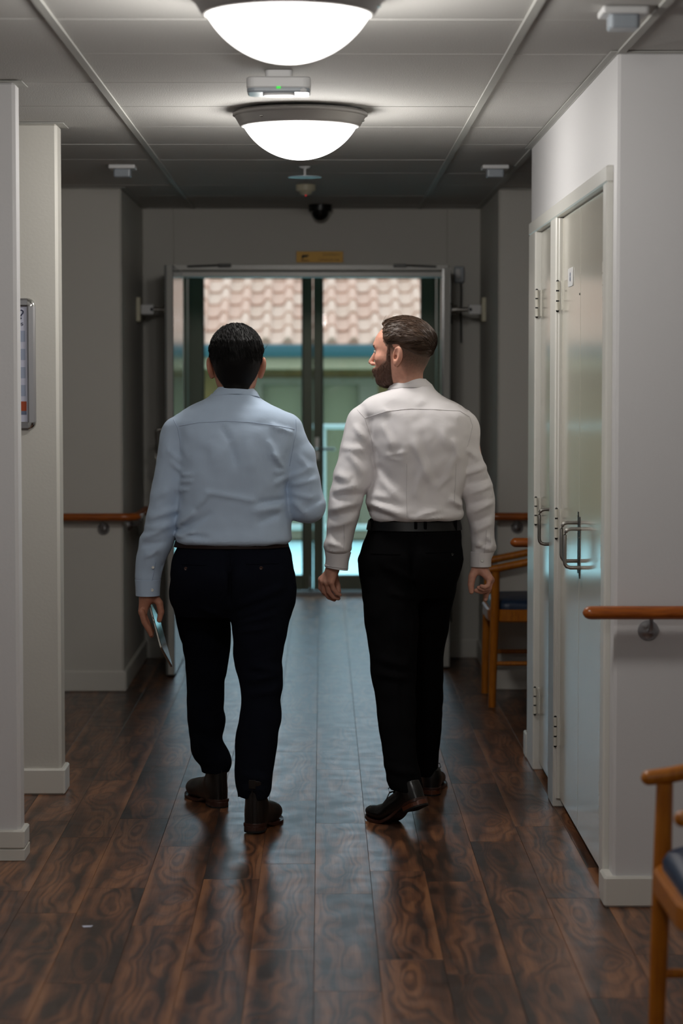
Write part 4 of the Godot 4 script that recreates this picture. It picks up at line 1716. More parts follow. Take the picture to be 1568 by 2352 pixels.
func disc(r: float, t: float) -> Shape:
	var s := Shape.new()
	s.lathe([Vector2(0.0003, t * 0.6), Vector2(r * 0.6, t * 0.6), Vector2(r * 0.8, t), Vector2(r, t * 0.6), Vector2(r, 0.0)], 14, Transform3D(Basis(Vector3.RIGHT, PI / 2), Vector3.ZERO))
	return s


# head in its own axes: y up from the middle of the head, the face looks along -z. rows: [y, front, back, half width]
func head_field(rows: Array, neck_a: Vector3, neck_b: Vector3, nr: float, nose: float, ear_out := 0.42) -> Field:
	var st := []
	for q in rows:
		st.append([q[0], 0.0, q[3], (q[1] + q[2]) / 2.0, (q[2] - q[1]) / 2.0])
	var f := Field.new()
	f.add(Stack.new(st, 2.25), 0.0001)
	f.add(Ball.new(Vector3(0, 0.0195, -0.001), Vector3(0.0765, 0.0890, 0.1000)), 0.012)
	f.add(Bone.new(neck_a, neck_b, nr, nr * 1.06), 0.03)
	# brow, nose, cheeks, lips, chin
	f.add(Bone.new(Vector3(-0.036, 0.015, -0.087), Vector3(0.036, 0.015, -0.087), 0.011, 0.011), 0.02)
	f.add(Bone.new(Vector3(0, 0.002, -0.0985), Vector3(0, -0.040, -nose + 0.0085), 0.0060, 0.0085), 0.010)
	for s in [-1, 1]:
		f.add(Ball.new(Vector3(s * 0.0105, -0.0465, -nose + 0.021), Vector3(0.008, 0.0065, 0.011)), 0.006)
		f.add(Ball.new(Vector3(s * 0.046, -0.028, -0.070), Vector3(0.022, 0.018, 0.020)), 0.02)
		# ear: a thin shell leaning out and back
		var turn := Basis.from_euler(Vector3(0.18, s * ear_out, s * -0.10))
		f.add(Ball.new(Vector3(s * 0.084, -0.019, 0.006), Vector3(0.0085, 0.033, 0.0190), turn), 0.003)
		f.add(Ball.new(Vector3(s * 0.079, -0.046, -0.001), Vector3(0.007, 0.011, 0.010), turn), 0.006)
		f.cuts.append([Ball.new(Vector3(s * 0.0930, -0.014, -0.001), Vector3(0.0100, 0.024, 0.0120), turn), 0.003])
		f.add(Bone.new(Vector3(s * 0.087, -0.004, 0.004), Vector3(s * 0.086, -0.033, 0.006), 0.0030, 0.0026), 0.003)
		f.cuts.append([Ball.new(Vector3(s * 0.088, -0.025, -0.004), Vector3(0.016, 0.0085, 0.0065), turn), 0.002])
		f.cuts.append([Ball.new(Vector3(s * 0.033, -0.002, -0.104), Vector3(0.017, 0.010, 0.014)), 0.012])
		f.add(Ball.new(Vector3(s * 0.032, -0.004, -0.086), Vector3(0.0145, 0.0085, 0.012)), 0.003)
	f.add(Bone.new(Vector3(-0.017, -0.066, -0.104), Vector3(0.017, -0.066, -0.104), 0.006, 0.006), 0.008)
	f.add(Bone.new(Vector3(-0.014, -0.079, -0.101), Vector3(0.014, -0.079, -0.101), 0.007, 0.007), 0.008)
	f.cuts.append([Bone.new(Vector3(-0.020, -0.0725, -0.1135), Vector3(0.020, -0.0725, -0.1135), 0.0022, 0.0022), 0.004])
	return f


# hair or beard: the head grown by how thick(p) says; below nothing it sinks inside the head
class Grown:
	var head
	var thick: Callable

	func _init(h, t: Callable) -> void:
		head = h
		thick = t

	func d(p: Vector3) -> float:
		var r: float = head.d(p)
		if r > 0.05 or r < -0.05:
			return r
		return r - thick.call(p)


# short strands combed over a grown surface
func strands(surface, from: Shape, count: int, flow: Callable, keep: Callable, len_: float, r: float, sd: int) -> Shape:
	var s := Shape.new()
	var g := RandomNumberGenerator.new()
	g.seed = sd
	var tries := 0
	while count > 0 and tries < 40000:
		tries += 1
		var i := g.randi_range(0, from.v.size() - 1)
		var p: Vector3 = from.v[i]
		if not keep.call(p):
			continue
		count -= 1
		var n: Vector3 = from.n[i]
		var dir: Vector3 = flow.call(p)
		dir = (dir - n * dir.dot(n)).normalized()
		dir = (dir + Vector3(g.randf_range(-0.22, 0.22), g.randf_range(-0.22, 0.22), g.randf_range(-0.22, 0.22)))
		dir = (dir - n * dir.dot(n)).normalized()
		var l := len_ * g.randf_range(0.6, 1.3)
		var pts := []
		var q := p - n * 0.0012
		var m := n
		for k in 4:
			pts.append(q + m * (0.0003 + 0.0022 * sin(PI * k / 3.5)) * g.randf_range(0.7, 1.2))
			q += dir * l / 3.0
			# follow the curve of the head
			var e: float = surface.d(q)
			q -= m * clampf(e, -0.006, 0.006)
		s.tube(pts, [r, r * 1.15, r * 0.9, r * 0.25], 4, 0.7, false)
	return s


func finger(f: Field, pts: Array, r0: float, r1: float, k := 0.004) -> void:
	for i in pts.size() - 1:
		var a := lerpf(r0, r1, float(i) / (pts.size() - 1))
		var b := lerpf(r0, r1, float(i + 1) / (pts.size() - 1))
		f.add(Bone.new(pts[i], pts[i + 1], a, b), k if i == 0 else 0.0015)


class Slab:
	var n: Vector3
	var h: float

	func _init(n_: Vector3, h_: float) -> void:
		n = n_.normalized()
		h = h_

	func d(p: Vector3) -> float:
		return p.dot(n) - h


# ---- footwear: heel at the origin, toe towards -z; bend lifts the heel about the ball -----------
func shoe_warp(s: Shape, bend: float, move: Transform3D) -> Shape:
	var pivot := Vector3(0, 0.004, -0.195)
	for i in s.v.size():
		var p := s.v[i]
		var n := s.n[i]
		if bend != 0.0:
			var w := smoothstep(-0.235, -0.155, p.z)
			var b := Basis(Vector3.RIGHT, -bend * w)
			p = pivot + b * (p - pivot)
			n = b * n
		s.v[i] = move * p
		s.n[i] = move.basis * n
	return s


func make_shoe(who: Node3D, called: String, at: Vector3, yaw: float, bend: float, boot: bool, pitch := 0.0) -> void:
	var move := Transform3D(Basis.from_euler(Vector3(deg_to_rad(pitch), deg_to_rad(yaw), 0)), at)
	var f := Field.new()
	if boot:
		f.add(Stack.new([[0.172, 0, 0.037, -0.048, 0.046], [0.13, 0, 0.035, -0.048, 0.045], [0.09, 0, 0.034, -0.048, 0.047], [0.055, 0, 0.036, -0.047, 0.047], [0.02, 0, 0.034, -0.045, 0.044], [0.012, 0, 0.033, -0.045, 0.043]], 2.2), 0.001)
		f.add(Bone.new(Vector3(0, 0.075, -0.075), Vector3(0, 0.042, -0.195), 0.033, 0.034), 0.03)
		f.add(Ball.new(Vector3(0, 0.036, -0.215), Vector3(0.046, 0.036, 0.078)), 0.02)
		f.add(Ball.new(Vector3(0, 0.04, -0.12), Vector3(0.036, 0.04, 0.09)), 0.02)
	else:
		f.add(Stack.new([[0.092, 0, 0.030, -0.040, 0.036], [0.06, 0, 0.032, -0.040, 0.040], [0.02, 0, 0.032, -0.042, 0.041], [0.012, 0, 0.031, -0.042, 0.040]], 2.2), 0.001)
		f.add(Bone.new(Vector3(0, 0.062, -0.06), Vector3(0, 0.036, -0.20), 0.031, 0.029), 0.03)
		f.add(Ball.new(Vector3(0, 0.030, -0.222), Vector3(0.043, 0.027, 0.078)), 0.02)
		f.add(Ball.new(Vector3(0, 0.035, -0.12), Vector3(0.034, 0.036, 0.09)), 0.02)
	f.cuts.append([Slab.new(Vector3(0, 1, -0.075), 0.021 if boot else 0.019), 0.001])
	var s := Shape.new()
	net(f, Vector3(-0.06, 0.0, -0.31), Vector3(0.06, 0.185, 0.02), 0.0045, s)
	shoe_warp(s, bend, move)
	var up := part(who, called, s, M.boot_leather if boot else M.shoe_leather)
	# welt and sole
	s = Shape.new()
	var rows := []
	for e in [[0, 0.0], [0, 0.003], [1, 0.003], [1, 0.0]]:
		rows.append(PackedVector3Array())
	var outline := []
	var n := 30
	for k in n + 1:
		var t := float(k) / n
		var z := -0.303 * t + 0.006
		var w := 0.035 + 0.0145 * smoothstep(0.40, 0.72, t) - 0.004 * sin(PI * clampf((t - 0.2) / 0.35, 0, 1))
		if t < 0.10:
			w *= sqrt(maxf(1.0 - pow((0.10 - t) / 0.10, 2.0), 0.0))
		if t > 0.72:
			w *= sqrt(maxf(1.0 - pow((t - 0.72) / 0.28, 2.2), 0.0))
		outline.append([z, maxf(w, 0.0015)])
	var lift := func(z: float) -> float:
		return 0.019 * smoothstep(-0.16, -0.075, z) + 0.010 * smoothstep(-0.24, -0.31, z)
	var thick := 0.010
	for side in [1, -1]:
		var seq := range(n + 1) if side == 1 else range(n - 1, 0, -1)
		for k in seq:
			var z: float = outline[k][0]
			var w: float = outline[k][1]
			var y: float = lift.call(z)
			rows[0].append(Vector3(side * w * 0.96, y, z))
			rows[1].append(Vector3(side * w, y + 0.002, z))
			rows[2].append(Vector3(side * w, y + thick, z))
			rows[3].append(Vector3(side * w * 0.9, y + thick + 0.001, z))
	s.surf([rows[0], rows[1]], true, false)
	s.surf([rows[1], rows[2]], true, false)
	s.surf([rows[2], rows[3]], true, false)
	for k in n:
		var za: float = outline[k][0]
		var zb: float = outline[k + 1][0]
		for e in [[0.96, 0.0, -1.0], [0.9, thick + 0.001, 1.0]]:
			var ya: float = lift.call(za) + e[1]
			var yb: float = lift.call(zb) + e[1]
			s.quad(Vector3(outline[k][1] * e[0], ya, za), Vector3(-outline[k][1] * e[0], ya, za), Vector3(-outline[k + 1][1] * e[0], yb, zb), Vector3(outline[k + 1][1] * e[0], yb, zb), Vector3(0, e[2], 0))
	shoe_warp(s, bend, move)
	part(up, "sole", s, M.sole_brown)
	s = Shape.new()
	var hp := PackedVector2Array()
	for k in 17:
		var t := PI * k / 16.0
		hp.append(Vector2(0.0345 * cos(t), -0.032 + 0.038 * sin(t)))
	hp.append(Vector2(-0.032, -0.074))
	hp.append(Vector2(0.032, -0.074))
	s.prism(hp, 0.005, 0.021, 0.001)
	shoe_warp(s, bend, move)
	part(up, "heel", s, M.sole_brown if boot else M.sole_tan)
	s = Shape.new()
	s.prism(hp, 0.0, 0.006, 0.0005)
	shoe_warp(s, bend, move)
	part(up, "heel_cap", s, M.rubber)
	if boot:
		s = Shape.new()
		s.box(Vector3(0, 0.160, 0.0005), Vector3(0.024, 0.030, 0.005), 0.0018)
		s.tube([Vector3(0, 0.165, 0.0005), Vector3(0, 0.12, -0.002), Vector3(0, 0.07, 0.0008), Vector3(0, 0.03, 0.0005)], [0.0022], 6)
		shoe_warp(s, bend, move)
		part(up, "pull_tab", s, M.boot_leather)
	else:
		s = Shape.new()
		for k in 4:
			var z := -0.105 - 0.022 * k
			var y := 0.086 - 0.0125 * k
			s.tube([Vector3(-0.022, y - 0.006, z), Vector3(0, y + 0.002, z - 0.002), Vector3(0.022, y - 0.006, z)], [0.0022], 6)
		for sd in [-1, 1]:
			s.tube([Vector3(0, 0.088, -0.104), Vector3(sd * 0.012, 0.102, -0.112), Vector3(sd * 0.026, 0.100, -0.118), Vector3(sd * 0.030, 0.086, -0.116), Vector3(sd * 0.012, 0.084, -0.106)], [0.0018], 6)
			s.tube([Vector3(0, 0.088, -0.106), Vector3(sd * 0.014, 0.086, -0.135), Vector3(sd * 0.026, 0.066, -0.148)], [0.0018], 6)
		shoe_warp(s, bend, move)
		part(up, "lace", s, M.lace)


func make_collar(c: Vector3, rt: Vector2, rb: Vector2, top: float, bottom_side: float, bottom_back: float, front_drop: float) -> Shape:
	var s := Shape.new()
	var rows := [[], [], [], [], [], [], []]
	var n := 56
	for j in n:
		var t := TAU * j / n
		var cs := cos(t)
		var sn := sin(t)           # +1 at the back
		var fr := clampf(-sn, 0.0, 1.0)
		var yt := top - front_drop * fr * fr - 0.004 * absf(cs)
		var yb := lerpf(bottom_side, bottom_back, clampf(sn, 0, 1)) - front_drop * 1.2 * fr
		var w := 0.0012 * sin(t * 5.0 + 1.0)
		var P := func(r: Vector2, y: float): return Vector3(c.x + cs * r.x, y, c.z + sn * r.y)
		rows[0].append(P.call(rt - Vector2(0.003, 0.003), yb - 0.005))
		rows[1].append(P.call(rt - Vector2(0.002, 0.002), yt - 0.002))
		rows[2].append(P.call(rt, yt + 0.001))
		rows[3].append(P.call(rt + Vector2(0.003, 0.003), yt - 0.002))
		rows[4].append(P.call(rt.lerp(rb, 0.55) + Vector2(0.003 + w, 0.003 + w), lerpf(yt, yb, 0.5)))
		rows[5].append(P.call(rb, yb))
		rows[6].append(P.call(rb - Vector2(0.005, 0.005), yb + 0.0015))
	var rr := []
	for r in rows:
		rr.append(PackedVector3Array(r))
	s.surf(rr, true, true)
	return s


func skin_tint(base: Color, dark: Color, stubble) -> Callable:
	var nz := noise(70.0, 91, FastNoiseLite.TYPE_SIMPLEX_SMOOTH, 2)
	return func(p: Vector3) -> Color:
		var k := nz.get_noise_3dv(p)
		var c := base * (1.0 + 0.10 * k)
		if stubble != null:
			var a: float = stubble.call(p)
			if a > 0.0:
				var g := 0.5 + 0.9 * nz.get_noise_3dv(p * 9.0)
				c = c.lerp(dark, clampf(a * (0.93 + 0.14 * g), 0.0, 0.96))
		c.a = 1.0
		return c


const HEAD_ROWS := [[0.058, -0.086, 0.086, 0.066], [0.045, -0.098, 0.095, 0.0755], [0.015, -0.103, 0.097, 0.0765], [-0.003, -0.099, 0.096, 0.0755], [-0.022, -0.099, 0.092, 0.0735], [-0.045, -0.101, 0.080, 0.0695], [-0.065, -0.101, 0.060, 0.0655], [-0.082, -0.098, 0.035, 0.0605], [-0.095, -0.096, 0.012, 0.055], [-0.110, -0.095, -0.010, 0.045], [-0.121, -0.087, -0.030, 0.030], [-0.126, -0.074, -0.045, 0.012]]


func make_man_blue() -> void:
	var who := thing("person", "man seen from behind in a pale blue shirt and navy trousers, carrying a tablet", "person", Vector3(-0.27, 0, -7.8))
	var skin := Color(0.44, 0.205, 0.135)
	# --- body: one mesh made of a coarse trunk, a head and two hands on finer grids
	var body := Shape.new()
	var trunk := Field.new()
	for q in [[-0.02, 1.43, -0.01, -0.02, 1.25, 0.0, 0.06, 0.09], [-0.025, 1.25, 0.0, -0.03, 0.95, 0.0, 0.10, 0.09], [-0.02, 1.35, 0, -0.17, 1.325, 0, 0.06, 0.035], [-0.02, 1.35, 0, 0.14, 1.325, 0, 0.06, 0.035], [-0.205, 1.315, 0, -0.262, 1.06, 0, 0.036, 0.030], [-0.262, 1.06, 0, -0.319, 0.79, -0.016, 0.030, 0.022], [0.15, 1.325, 0, 0.22, 1.08, 0.008, 0.036, 0.032], [0.22, 1.08, 0.008, 0.06, 1.085, -0.22, 0.032, 0.025], [-0.03, 0.95, 0, -0.03, 0.88, 0.01, 0.09, 0.10], [-0.12, 0.86, 0, -0.128, 0.48, -0.165, 0.065, 0.040], [-0.128, 0.48, -0.165, -0.112, 0.10, -0.275, 0.036, 0.020], [0.06, 0.86, 0, 0.065, 0.48, 0.10, 0.065, 0.040], [0.065, 0.48, 0.10, 0.042, 0.10, 0.185, 0.036, 0.020]]:
		trunk.add(Bone.new(Vector3(q[0], q[1], q[2]), Vector3(q[3], q[4], q[5]), q[6], q[7]), 0.03)
	net(trunk, Vector3(-0.40, 0.06, -0.40), Vector3(0.30, 1.52, 0.28), 0.014, body, skin_tint(skin, skin, null))
	var hf := head_field(HEAD_ROWS, Vector3(0, -0.045, 0.020), Vector3(0, -0.165, 0.022), 0.051, 0.128)
	var move := Transform3D(Basis.from_euler(Vector3(0, deg_to_rad(3), 0)).scaled(Vector3.ONE * 1.05), Vector3(-0.018, 1.562, -0.02))
	var line := func(z: float) -> float:
		if z < -0.06:
			return 0.074
		if z < -0.035:
			return lerpf(0.074, 0.02, (z + 0.06) / 0.025)
		if z < -0.012:
			return -0.03
		if z < 0.022:
			return 0.016
		return lerpf(0.016, -0.100, clampf((z - 0.022) / 0.035, 0, 1))
	var stub := func(p: Vector3) -> float:
		if p.y < -0.118 or p.z < -0.02 and p.y > -0.02 and p.y < line.call(p.z):
			return 0.0
		if p.z < -0.02 and p.y < -0.02:
			return 0.30 if p.z < -0.03 and p.y > -0.118 else 0.0
		if absf(p.x) > 0.080:
			return 0.0
		return smoothstep(line.call(p.z) - 0.016, line.call(p.z) + 0.01, p.y)
	net(hf, Vector3(-0.105, -0.16, -0.145), Vector3(0.105, 0.125, 0.115), 0.0032, body, skin_tint(skin, Color(0.03, 0.024, 0.02), stub), move)
	# left hand round the tablet
	var hand := Field.new()
	hand.add(Bone.new(Vector3(-0.319, 0.80, -0.016), Vector3(-0.320, 0.765, -0.012), 0.026, 0.025), 0.01)
	hand.add(Bone.new(Vector3(-0.326, 0.765, -0.006), Vector3(-0.337, 0.712, -0.010), 0.021, 0.016), 0.016)
	hand.add(Bone.new(Vector3(-0.322, 0.765, -0.022), Vector3(-0.336, 0.715, -0.050), 0.019, 0.014), 0.016)
	for q in [[0.012, 0.0], [-0.008, 0.006], [-0.029, 0.004], [-0.050, -0.004]]:
		var z: float = q[0]
		finger(hand, [Vector3(-0.340, 0.716, z), Vector3(-0.331, 0.681 - q[1], z - 0.004), Vector3(-0.317, 0.655 - q[1], z - 0.010), Vector3(-0.309, 0.636 - q[1], z - 0.016)], 0.0105, 0.0078)
	finger(hand, [Vector3(-0.300, 0.765, -0.020), Vector3(-0.281, 0.742, -0.016), Vector3(-0.275, 0.712, -0.014), Vector3(-0.281, 0.684, -0.014)], 0.0150, 0.0090, 0.012)
	net(hand, Vector3(-0.37, 0.60, -0.10), Vector3(-0.25, 0.835, 0.05), 0.003, body, skin_tint(skin * 1.05, skin, null))
	# right hand, held in front of the chest
	hand = Field.new()
	hand.add(Bone.new(Vector3(0.07, 1.085, -0.215), Vector3(0.045, 1.088, -0.255), 0.025, 0.022), 0.01)
	hand.add(Bone.new(Vector3(0.045, 1.098, -0.255), Vector3(-0.002, 1.105, -0.300), 0.018, 0.014), 0.014)
	hand.add(Bone.new(Vector3(0.045, 1.075, -0.255), Vector3(-0.002, 1.068, -0.302), 0.018, 0.014), 0.014)
	for k in 4:
		var y := 1.112 - 0.017 * k
		finger(hand, [Vector3(-0.004, y, -0.302), Vector3(-0.028, y, -0.312), Vector3(-0.042, y - 0.004, -0.298), Vector3(-0.040, y - 0.006, -0.280)], 0.0098, 0.0075)
	finger(hand, [Vector3(0.035, 1.108, -0.250), Vector3(0.010, 1.130, -0.262), Vector3(-0.015, 1.132, -0.275)], 0.0125, 0.0085, 0.01)
	net(hand, Vector3(-0.065, 1.03, -0.335), Vector3(0.11, 1.16, -0.175), 0.0032, body, skin_tint(skin, skin, null))
	part(who, "body", body, M.skin)
	# --- hair
	var hn := noise(1.0, 95, FastNoiseLite.TYPE_SIMPLEX_SMOOTH, 2)
	var grow := Grown.new(hf, func(p: Vector3) -> float:
		if absf(p.x) > 0.0835 and p.y < 0.03:
			return -0.004
		var l: float = line.call(p.z)
		var a := smoothstep(l - 0.004, l + 0.016, p.y)
		var t := lerpf(0.0025, 0.006, clampf((p.y + 0.10) / 0.10, 0, 1)) + 0.0075 * smoothstep(0.01, 0.095, p.y)
		t += 0.0028 * hn.get_noise_3d(p.x * 95.0, p.y * 40.0, p.z * 40.0) * smoothstep(-0.05, 0.06, p.y)
		return t * a - 0.004 * (1.0 - a))
	var hs := Shape.new()
	net(grow, Vector3(-0.105, -0.12, -0.12), Vector3(0.105, 0.135, 0.125), 0.0032, hs, null, move)
	var hair := part(who, "hair", hs, M.hair_black)
	var local := Shape.new()
	var inv := move.affine_inverse()
	for i in hs.v.size():
		local.v.append(inv * hs.v[i])
		local.n.append((inv.basis * hs.n[i]).normalized())
	var st := strands(grow, local, 1500, func(p: Vector3): return Vector3(p.x * 3.0 + 0.25, -0.5 - maxf(p.z, 0.0) * 6.0, 0.6 if p.y > 0.06 else 0.1), func(p: Vector3): return p.y > 0.015 and hf.d(p) > 0.002, 0.026, 0.0007, 71)
	for i in st.v.size():
		st.v[i] = move * st.v[i]
	var sp := part(hair, "hair_strands", st, M.hair_black)
	sp.set_meta("kind", "stuff")
	var eyes := Shape.new()
	for sd in [-1, 1]:
		eyes.ball(move * Vector3(sd * 0.032, -0.003, -0.088), Vector3.ONE * 0.0115, 14)
	part(who, "eyes", eyes, M.eye_white)
	# --- shirt
	var torso := Stack.new([[1.452, -0.026, 0.074, -0.012, 0.074], [1.437, -0.028, 0.090, -0.012, 0.082], [1.415, -0.034, 0.134, -0.010, 0.094], [1.400, -0.028, 0.165, -0.006, 0.101], [1.378, -0.023, 0.190, 0.0, 0.109], [1.356, -0.021, 0.203, 0.004, 0.114], [1.312, -0.018, 0.203, 0.010, 0.123], [1.253, -0.020, 0.195, 0.014, 0.129], [1.187, -0.027, 0.184, 0.014, 0.130], [1.121, -0.031, 0.184, 0.010, 0.128], [1.062, -0.027, 0.186, 0.008, 0.127], [1.010, -0.025, 0.190, 0.009, 0.130], [0.973, -0.028, 0.195, 0.011, 0.135], [0.955, -0.028, 0.192, 0.011, 0.134], [0.946, -0.028, 0.180, 0.010, 0.122]], 2.4)
	var arm := Stack.new([[1.380, -0.188, 0.030, 0, 0.034], [1.366, -0.200, 0.046, 0, 0.050], [1.345, -0.207, 0.057, 0, 0.062], [1.320, -0.212, 0.060, 0.0, 0.065], [1.256, -0.223, 0.061, 0.0, 0.066], [1.171, -0.237, 0.059, 0.002, 0.063], [1.068, -0.262, 0.054, 0.0, 0.059], [0.992, -0.276, 0.055, -0.004, 0.058], [0.965, -0.287, 0.060, -0.006, 0.060], [0.929, -0.295, 0.058, -0.008, 0.058], [0.892, -0.307, 0.053, -0.01, 0.054], [0.845, -0.317, 0.046, -0.014, 0.050], [0.826, -0.319, 0.0445, -0.015, 0.048], [0.815, -0.320, 0.0395, -0.016, 0.044], [0.800, -0.320, 0.0395, -0.016, 0.044], [0.775, -0.320, 0.0395, -0.016, 0.044]])
	var f := Field.new()
	f.add(torso, 0.001).add(arm, 0.014)
	f.add(Bone.new(Vector3(0.150, 1.332, 0.002), Vector3(0.188, 1.24, 0.004), 0.056, 0.059), 0.02)
	f.add(Bone.new(Vector3(0.188, 1.24, 0.004), Vector3(0.2215, 1.078, 0.010), 0.059, 0.058), 0.012)
	f.add(Bone.new(Vector3(0.2215, 1.075, 0.010), Vector3(0.075, 1.080, -0.205), 0.058, 0.042), 0.02)
	f.wobble = noise(9.0, 101, FastNoiseLite.TYPE_SIMPLEX_SMOOTH, 2)
	f.wobble_h = 0.0045
	# the creases of the back
	f.fold(-0.066, 1.344, -0.033, 1.292, 0.010, -0.005).fold(-0.033, 1.292, -0.012, 1.21, 0.012, -0.006)
	f.fold(-0.125, 1.128, 0.060, 1.094, 0.009, 0.0055).fold(-0.205, 1.18, -0.155, 1.183, 0.007, 0.004).fold(-0.205, 1.157, -0.155, 1.163, 0.007, 0.004).fold(-0.21, 1.128, -0.17, 1.132, 0.007, 0.004)
	f.fold(-0.220, 1.005, -0.150, 1.067, 0.014, 0.008).fold(-0.150, 1.067, -0.10, 1.13, 0.012, 0.006).fold(-0.19, 0.995, -0.09, 1.06, 0.012, -0.006)
	f.fold(0.157, 1.194, 0.104, 1.262, 0.010, 0.006).fold(0.157, 1.190, 0.108, 1.196, 0.008, 0.005).fold(0.16, 1.18, 0.11, 1.15, 0.009, 0.005)
	f.fold(0.050, 1.088, 0.150, 1.098, 0.009, -0.006).fold(0.055, 1.022, 0.130, 1.050, 0.012, -0.007).fold(0.03, 1.06, 0.14, 1.075, 0.012, 0.005)
	f.fold(-0.226, 0.975, -0.150, 0.990, 0.009, 0.008).fold(-0.215, 0.985, -0.10, 0.972, 0.008, -0.006)
	f.fold(0.10, 1.352, 0.14, 1.326, 0.007, 0.004).fold(0.12, 1.345, 0.175, 1.318, 0.007, 0.0045).fold(-0.10, 1.30, -0.08, 1.22, 0.02, 0.004).fold(0.09, 1.30, 0.13, 1.23, 0.014, 0.005).fold(0.02, 1.30, 0.05, 1.15, 0.02, 0.004)
	# left sleeve
	f.fold(-0.24, 1.23, -0.195, 1.185, 0.010, 0.005).fold(-0.25, 1.27, -0.20, 1.22, 0.009, 0.004).fold(-0.32, 1.03, -0.21, 1.065, 0.012, 0.006).fold(-0.33, 1.00, -0.225, 1.01, 0.010, 0.007).fold(-0.34, 0.965, -0.25, 1.0, 0.010, 0.007).fold(-0.34, 0.94, -0.26, 0.955, 0.010, -0.006).fold(-0.33, 0.90, -0.27, 0.93, 0.009, 0.005).fold(-0.29, 0.93, -0.27, 0.85, 0.010, -0.005).fold(-0.30, 1.10, -0.24, 1.13, 0.014, 0.004)
	# right sleeve
	f.fold(0.16, 1.17, 0.24, 1.205, 0.009, 0.005).fold(0.165, 1.145, 0.255, 1.165, 0.009, 0.006).fold(0.16, 1.12, 0.25, 1.10, 0.010, 0.006).fold(0.17, 1.095, 0.22, 1.045, 0.010, 0.006).fold(0.19, 1.24, 0.23, 1.20, 0.010, 0.004).fold(0.20, 1.06, 0.27, 1.10, 0.012, -0.006)
	var s := Shape.new()
	net(f, Vector3(-0.385, 0.76, -0.26), Vector3(0.305, 1.47, 0.19), 0.0058, s)
	var shirt := part(who, "shirt", s, M.shirt_blue)
	part(shirt, "collar", make_collar(Vector3(-0.021, 0, -0.012), Vector2(0.052, 0.060), Vector2(0.0855, 0.0775), 1.483, 1.436, 1.452, 0.03), M.shirt_blue)
	part(shirt, "yoke_seam", seam(f, [Vector2(-0.205, 1.345), Vector2(-0.140, 1.357), Vector2(-0.047, 1.362), Vector2(0.027, 1.359), Vector2(0.129, 1.345), Vector2(0.180, 1.334)], 0.0010), M.seam_blue)
	part(shirt, "armhole_seam", seam(f, [Vector2(-0.226, 1.366), Vector2(-0.212, 1.34), Vector2(-0.205, 1.30), Vector2(-0.200, 1.26)], 0.0009), M.seam_blue)
	part(shirt, "armhole_seam", seam(f, [Vector2(0.184, 1.366), Vector2(0.186, 1.33), Vector2(0.176, 1.28), Vector2(0.163, 1.21)], 0.0009), M.seam_blue)
	var cuff := part(shirt, "cuff", band(arm, 0.767, 0.823, 0.0010, 0.004, 0.0, 40), M.shirt_blue)
	var dd := disc(0.0055, 0.002)
	part(cuff, "button", dd, M.button_pearl, Vector3(-0.302, 0.790, 0.0255))
	part(shirt, "sleeve_placket", seam(f, [Vector2(-0.289, 0.885), Vector2(-0.297, 0.845), Vector2(-0.302, 0.822)], 0.0011), M.seam_blue)
	part(shirt, "button", disc(0.005, 0.002), M.button_pearl, behind(f, -0.298, 0.868) + Vector3(0, 0, 0.0005))
	# --- trousers
	var hips := Stack.new([[0.966, -0.034, 0.181, 0.004, 0.117], [0.941, -0.035, 0.187, 0.005, 0.122], [0.899, -0.032, 0.201, 0.013, 0.134], [0.850, -0.030, 0.208, 0.020, 0.143], [0.790, -0.030, 0.205, 0.014, 0.139], [0.74, -0.030, 0.197, 0.004, 0.12], [0.70, -0.03, 0.18, 0.0, 0.09]], 2.2)
	var leg1 := Stack.new([[0.84, -0.130, 0.098, -0.01, 0.125], [0.774, -0.139, 0.102, -0.040, 0.116], [0.653, -0.133, 0.092, -0.095, 0.100], [0.589, -0.128, 0.084, -0.122, 0.091], [0.531, -0.127, 0.076, -0.145, 0.084], [0.482, -0.129, 0.071, -0.165, 0.079], [0.423, -0.136, 0.065, -0.19, 0.075], [0.358, -0.135, 0.066, -0.212, 0.076], [0.308, -0.133, 0.066, -0.230, 0.075], [0.271, -0.136, 0.062, -0.243, 0.071], [0.237, -0.136, 0.059, -0.252, 0.069], [0.199, -0.126, 0.065, -0.263, 0.068], [0.166, -0.113, 0.064, -0.272, 0.068], [0.143, -0.103, 0.055, -0.278, 0.063], [0.120, -0.105, 0.048, -0.282, 0.060]])
	var leg2 := Stack.new([[0.84, 0.07, 0.100, 0.0, 0.125], [0.782, 0.070, 0.105, 0.020, 0.116], [0.682, 0.063, 0.098, 0.048, 0.104], [0.596, 0.058, 0.086, 0.068, 0.092], [0.542, 0.059, 0.079, 0.083, 0.084], [0.483, 0.068, 0.072, 0.097, 0.079], [0.435, 0.067, 0.066, 0.110, 0.076], [0.400, 0.066, 0.068, 0.118, 0.077], [0.366, 0.063, 0.070, 0.125, 0.077], [0.303, 0.055, 0.070, 0.140, 0.075], [0.231, 0.048, 0.068, 0.158, 0.070], [0.172, 0.044, 0.061, 0.176, 0.066], [0.134, 0.045, 0.058, 0.188, 0.063], [0.112, 0.042, 0.052, 0.192, 0.058]])
	var t := Field.new()
	t.add(hips, 0.001).add(leg1, 0.03).add(leg2, 0.028)
	t.cuts.append([Ball.new(Vector3(-0.035, 0.80, 0.17), Vector3(0.006, 0.10, 0.045)), 0.03])
	t.cuts.append([Bone.new(Vector3(0.040, 0.158, 0.268), Vector3(0.040, 0.07, 0.268), 0.024, 0.034), 0.006])
	t.wobble = noise(8.0, 102, FastNoiseLite.TYPE_SIMPLEX_SMOOTH, 2)
	t.wobble_h = 0.006
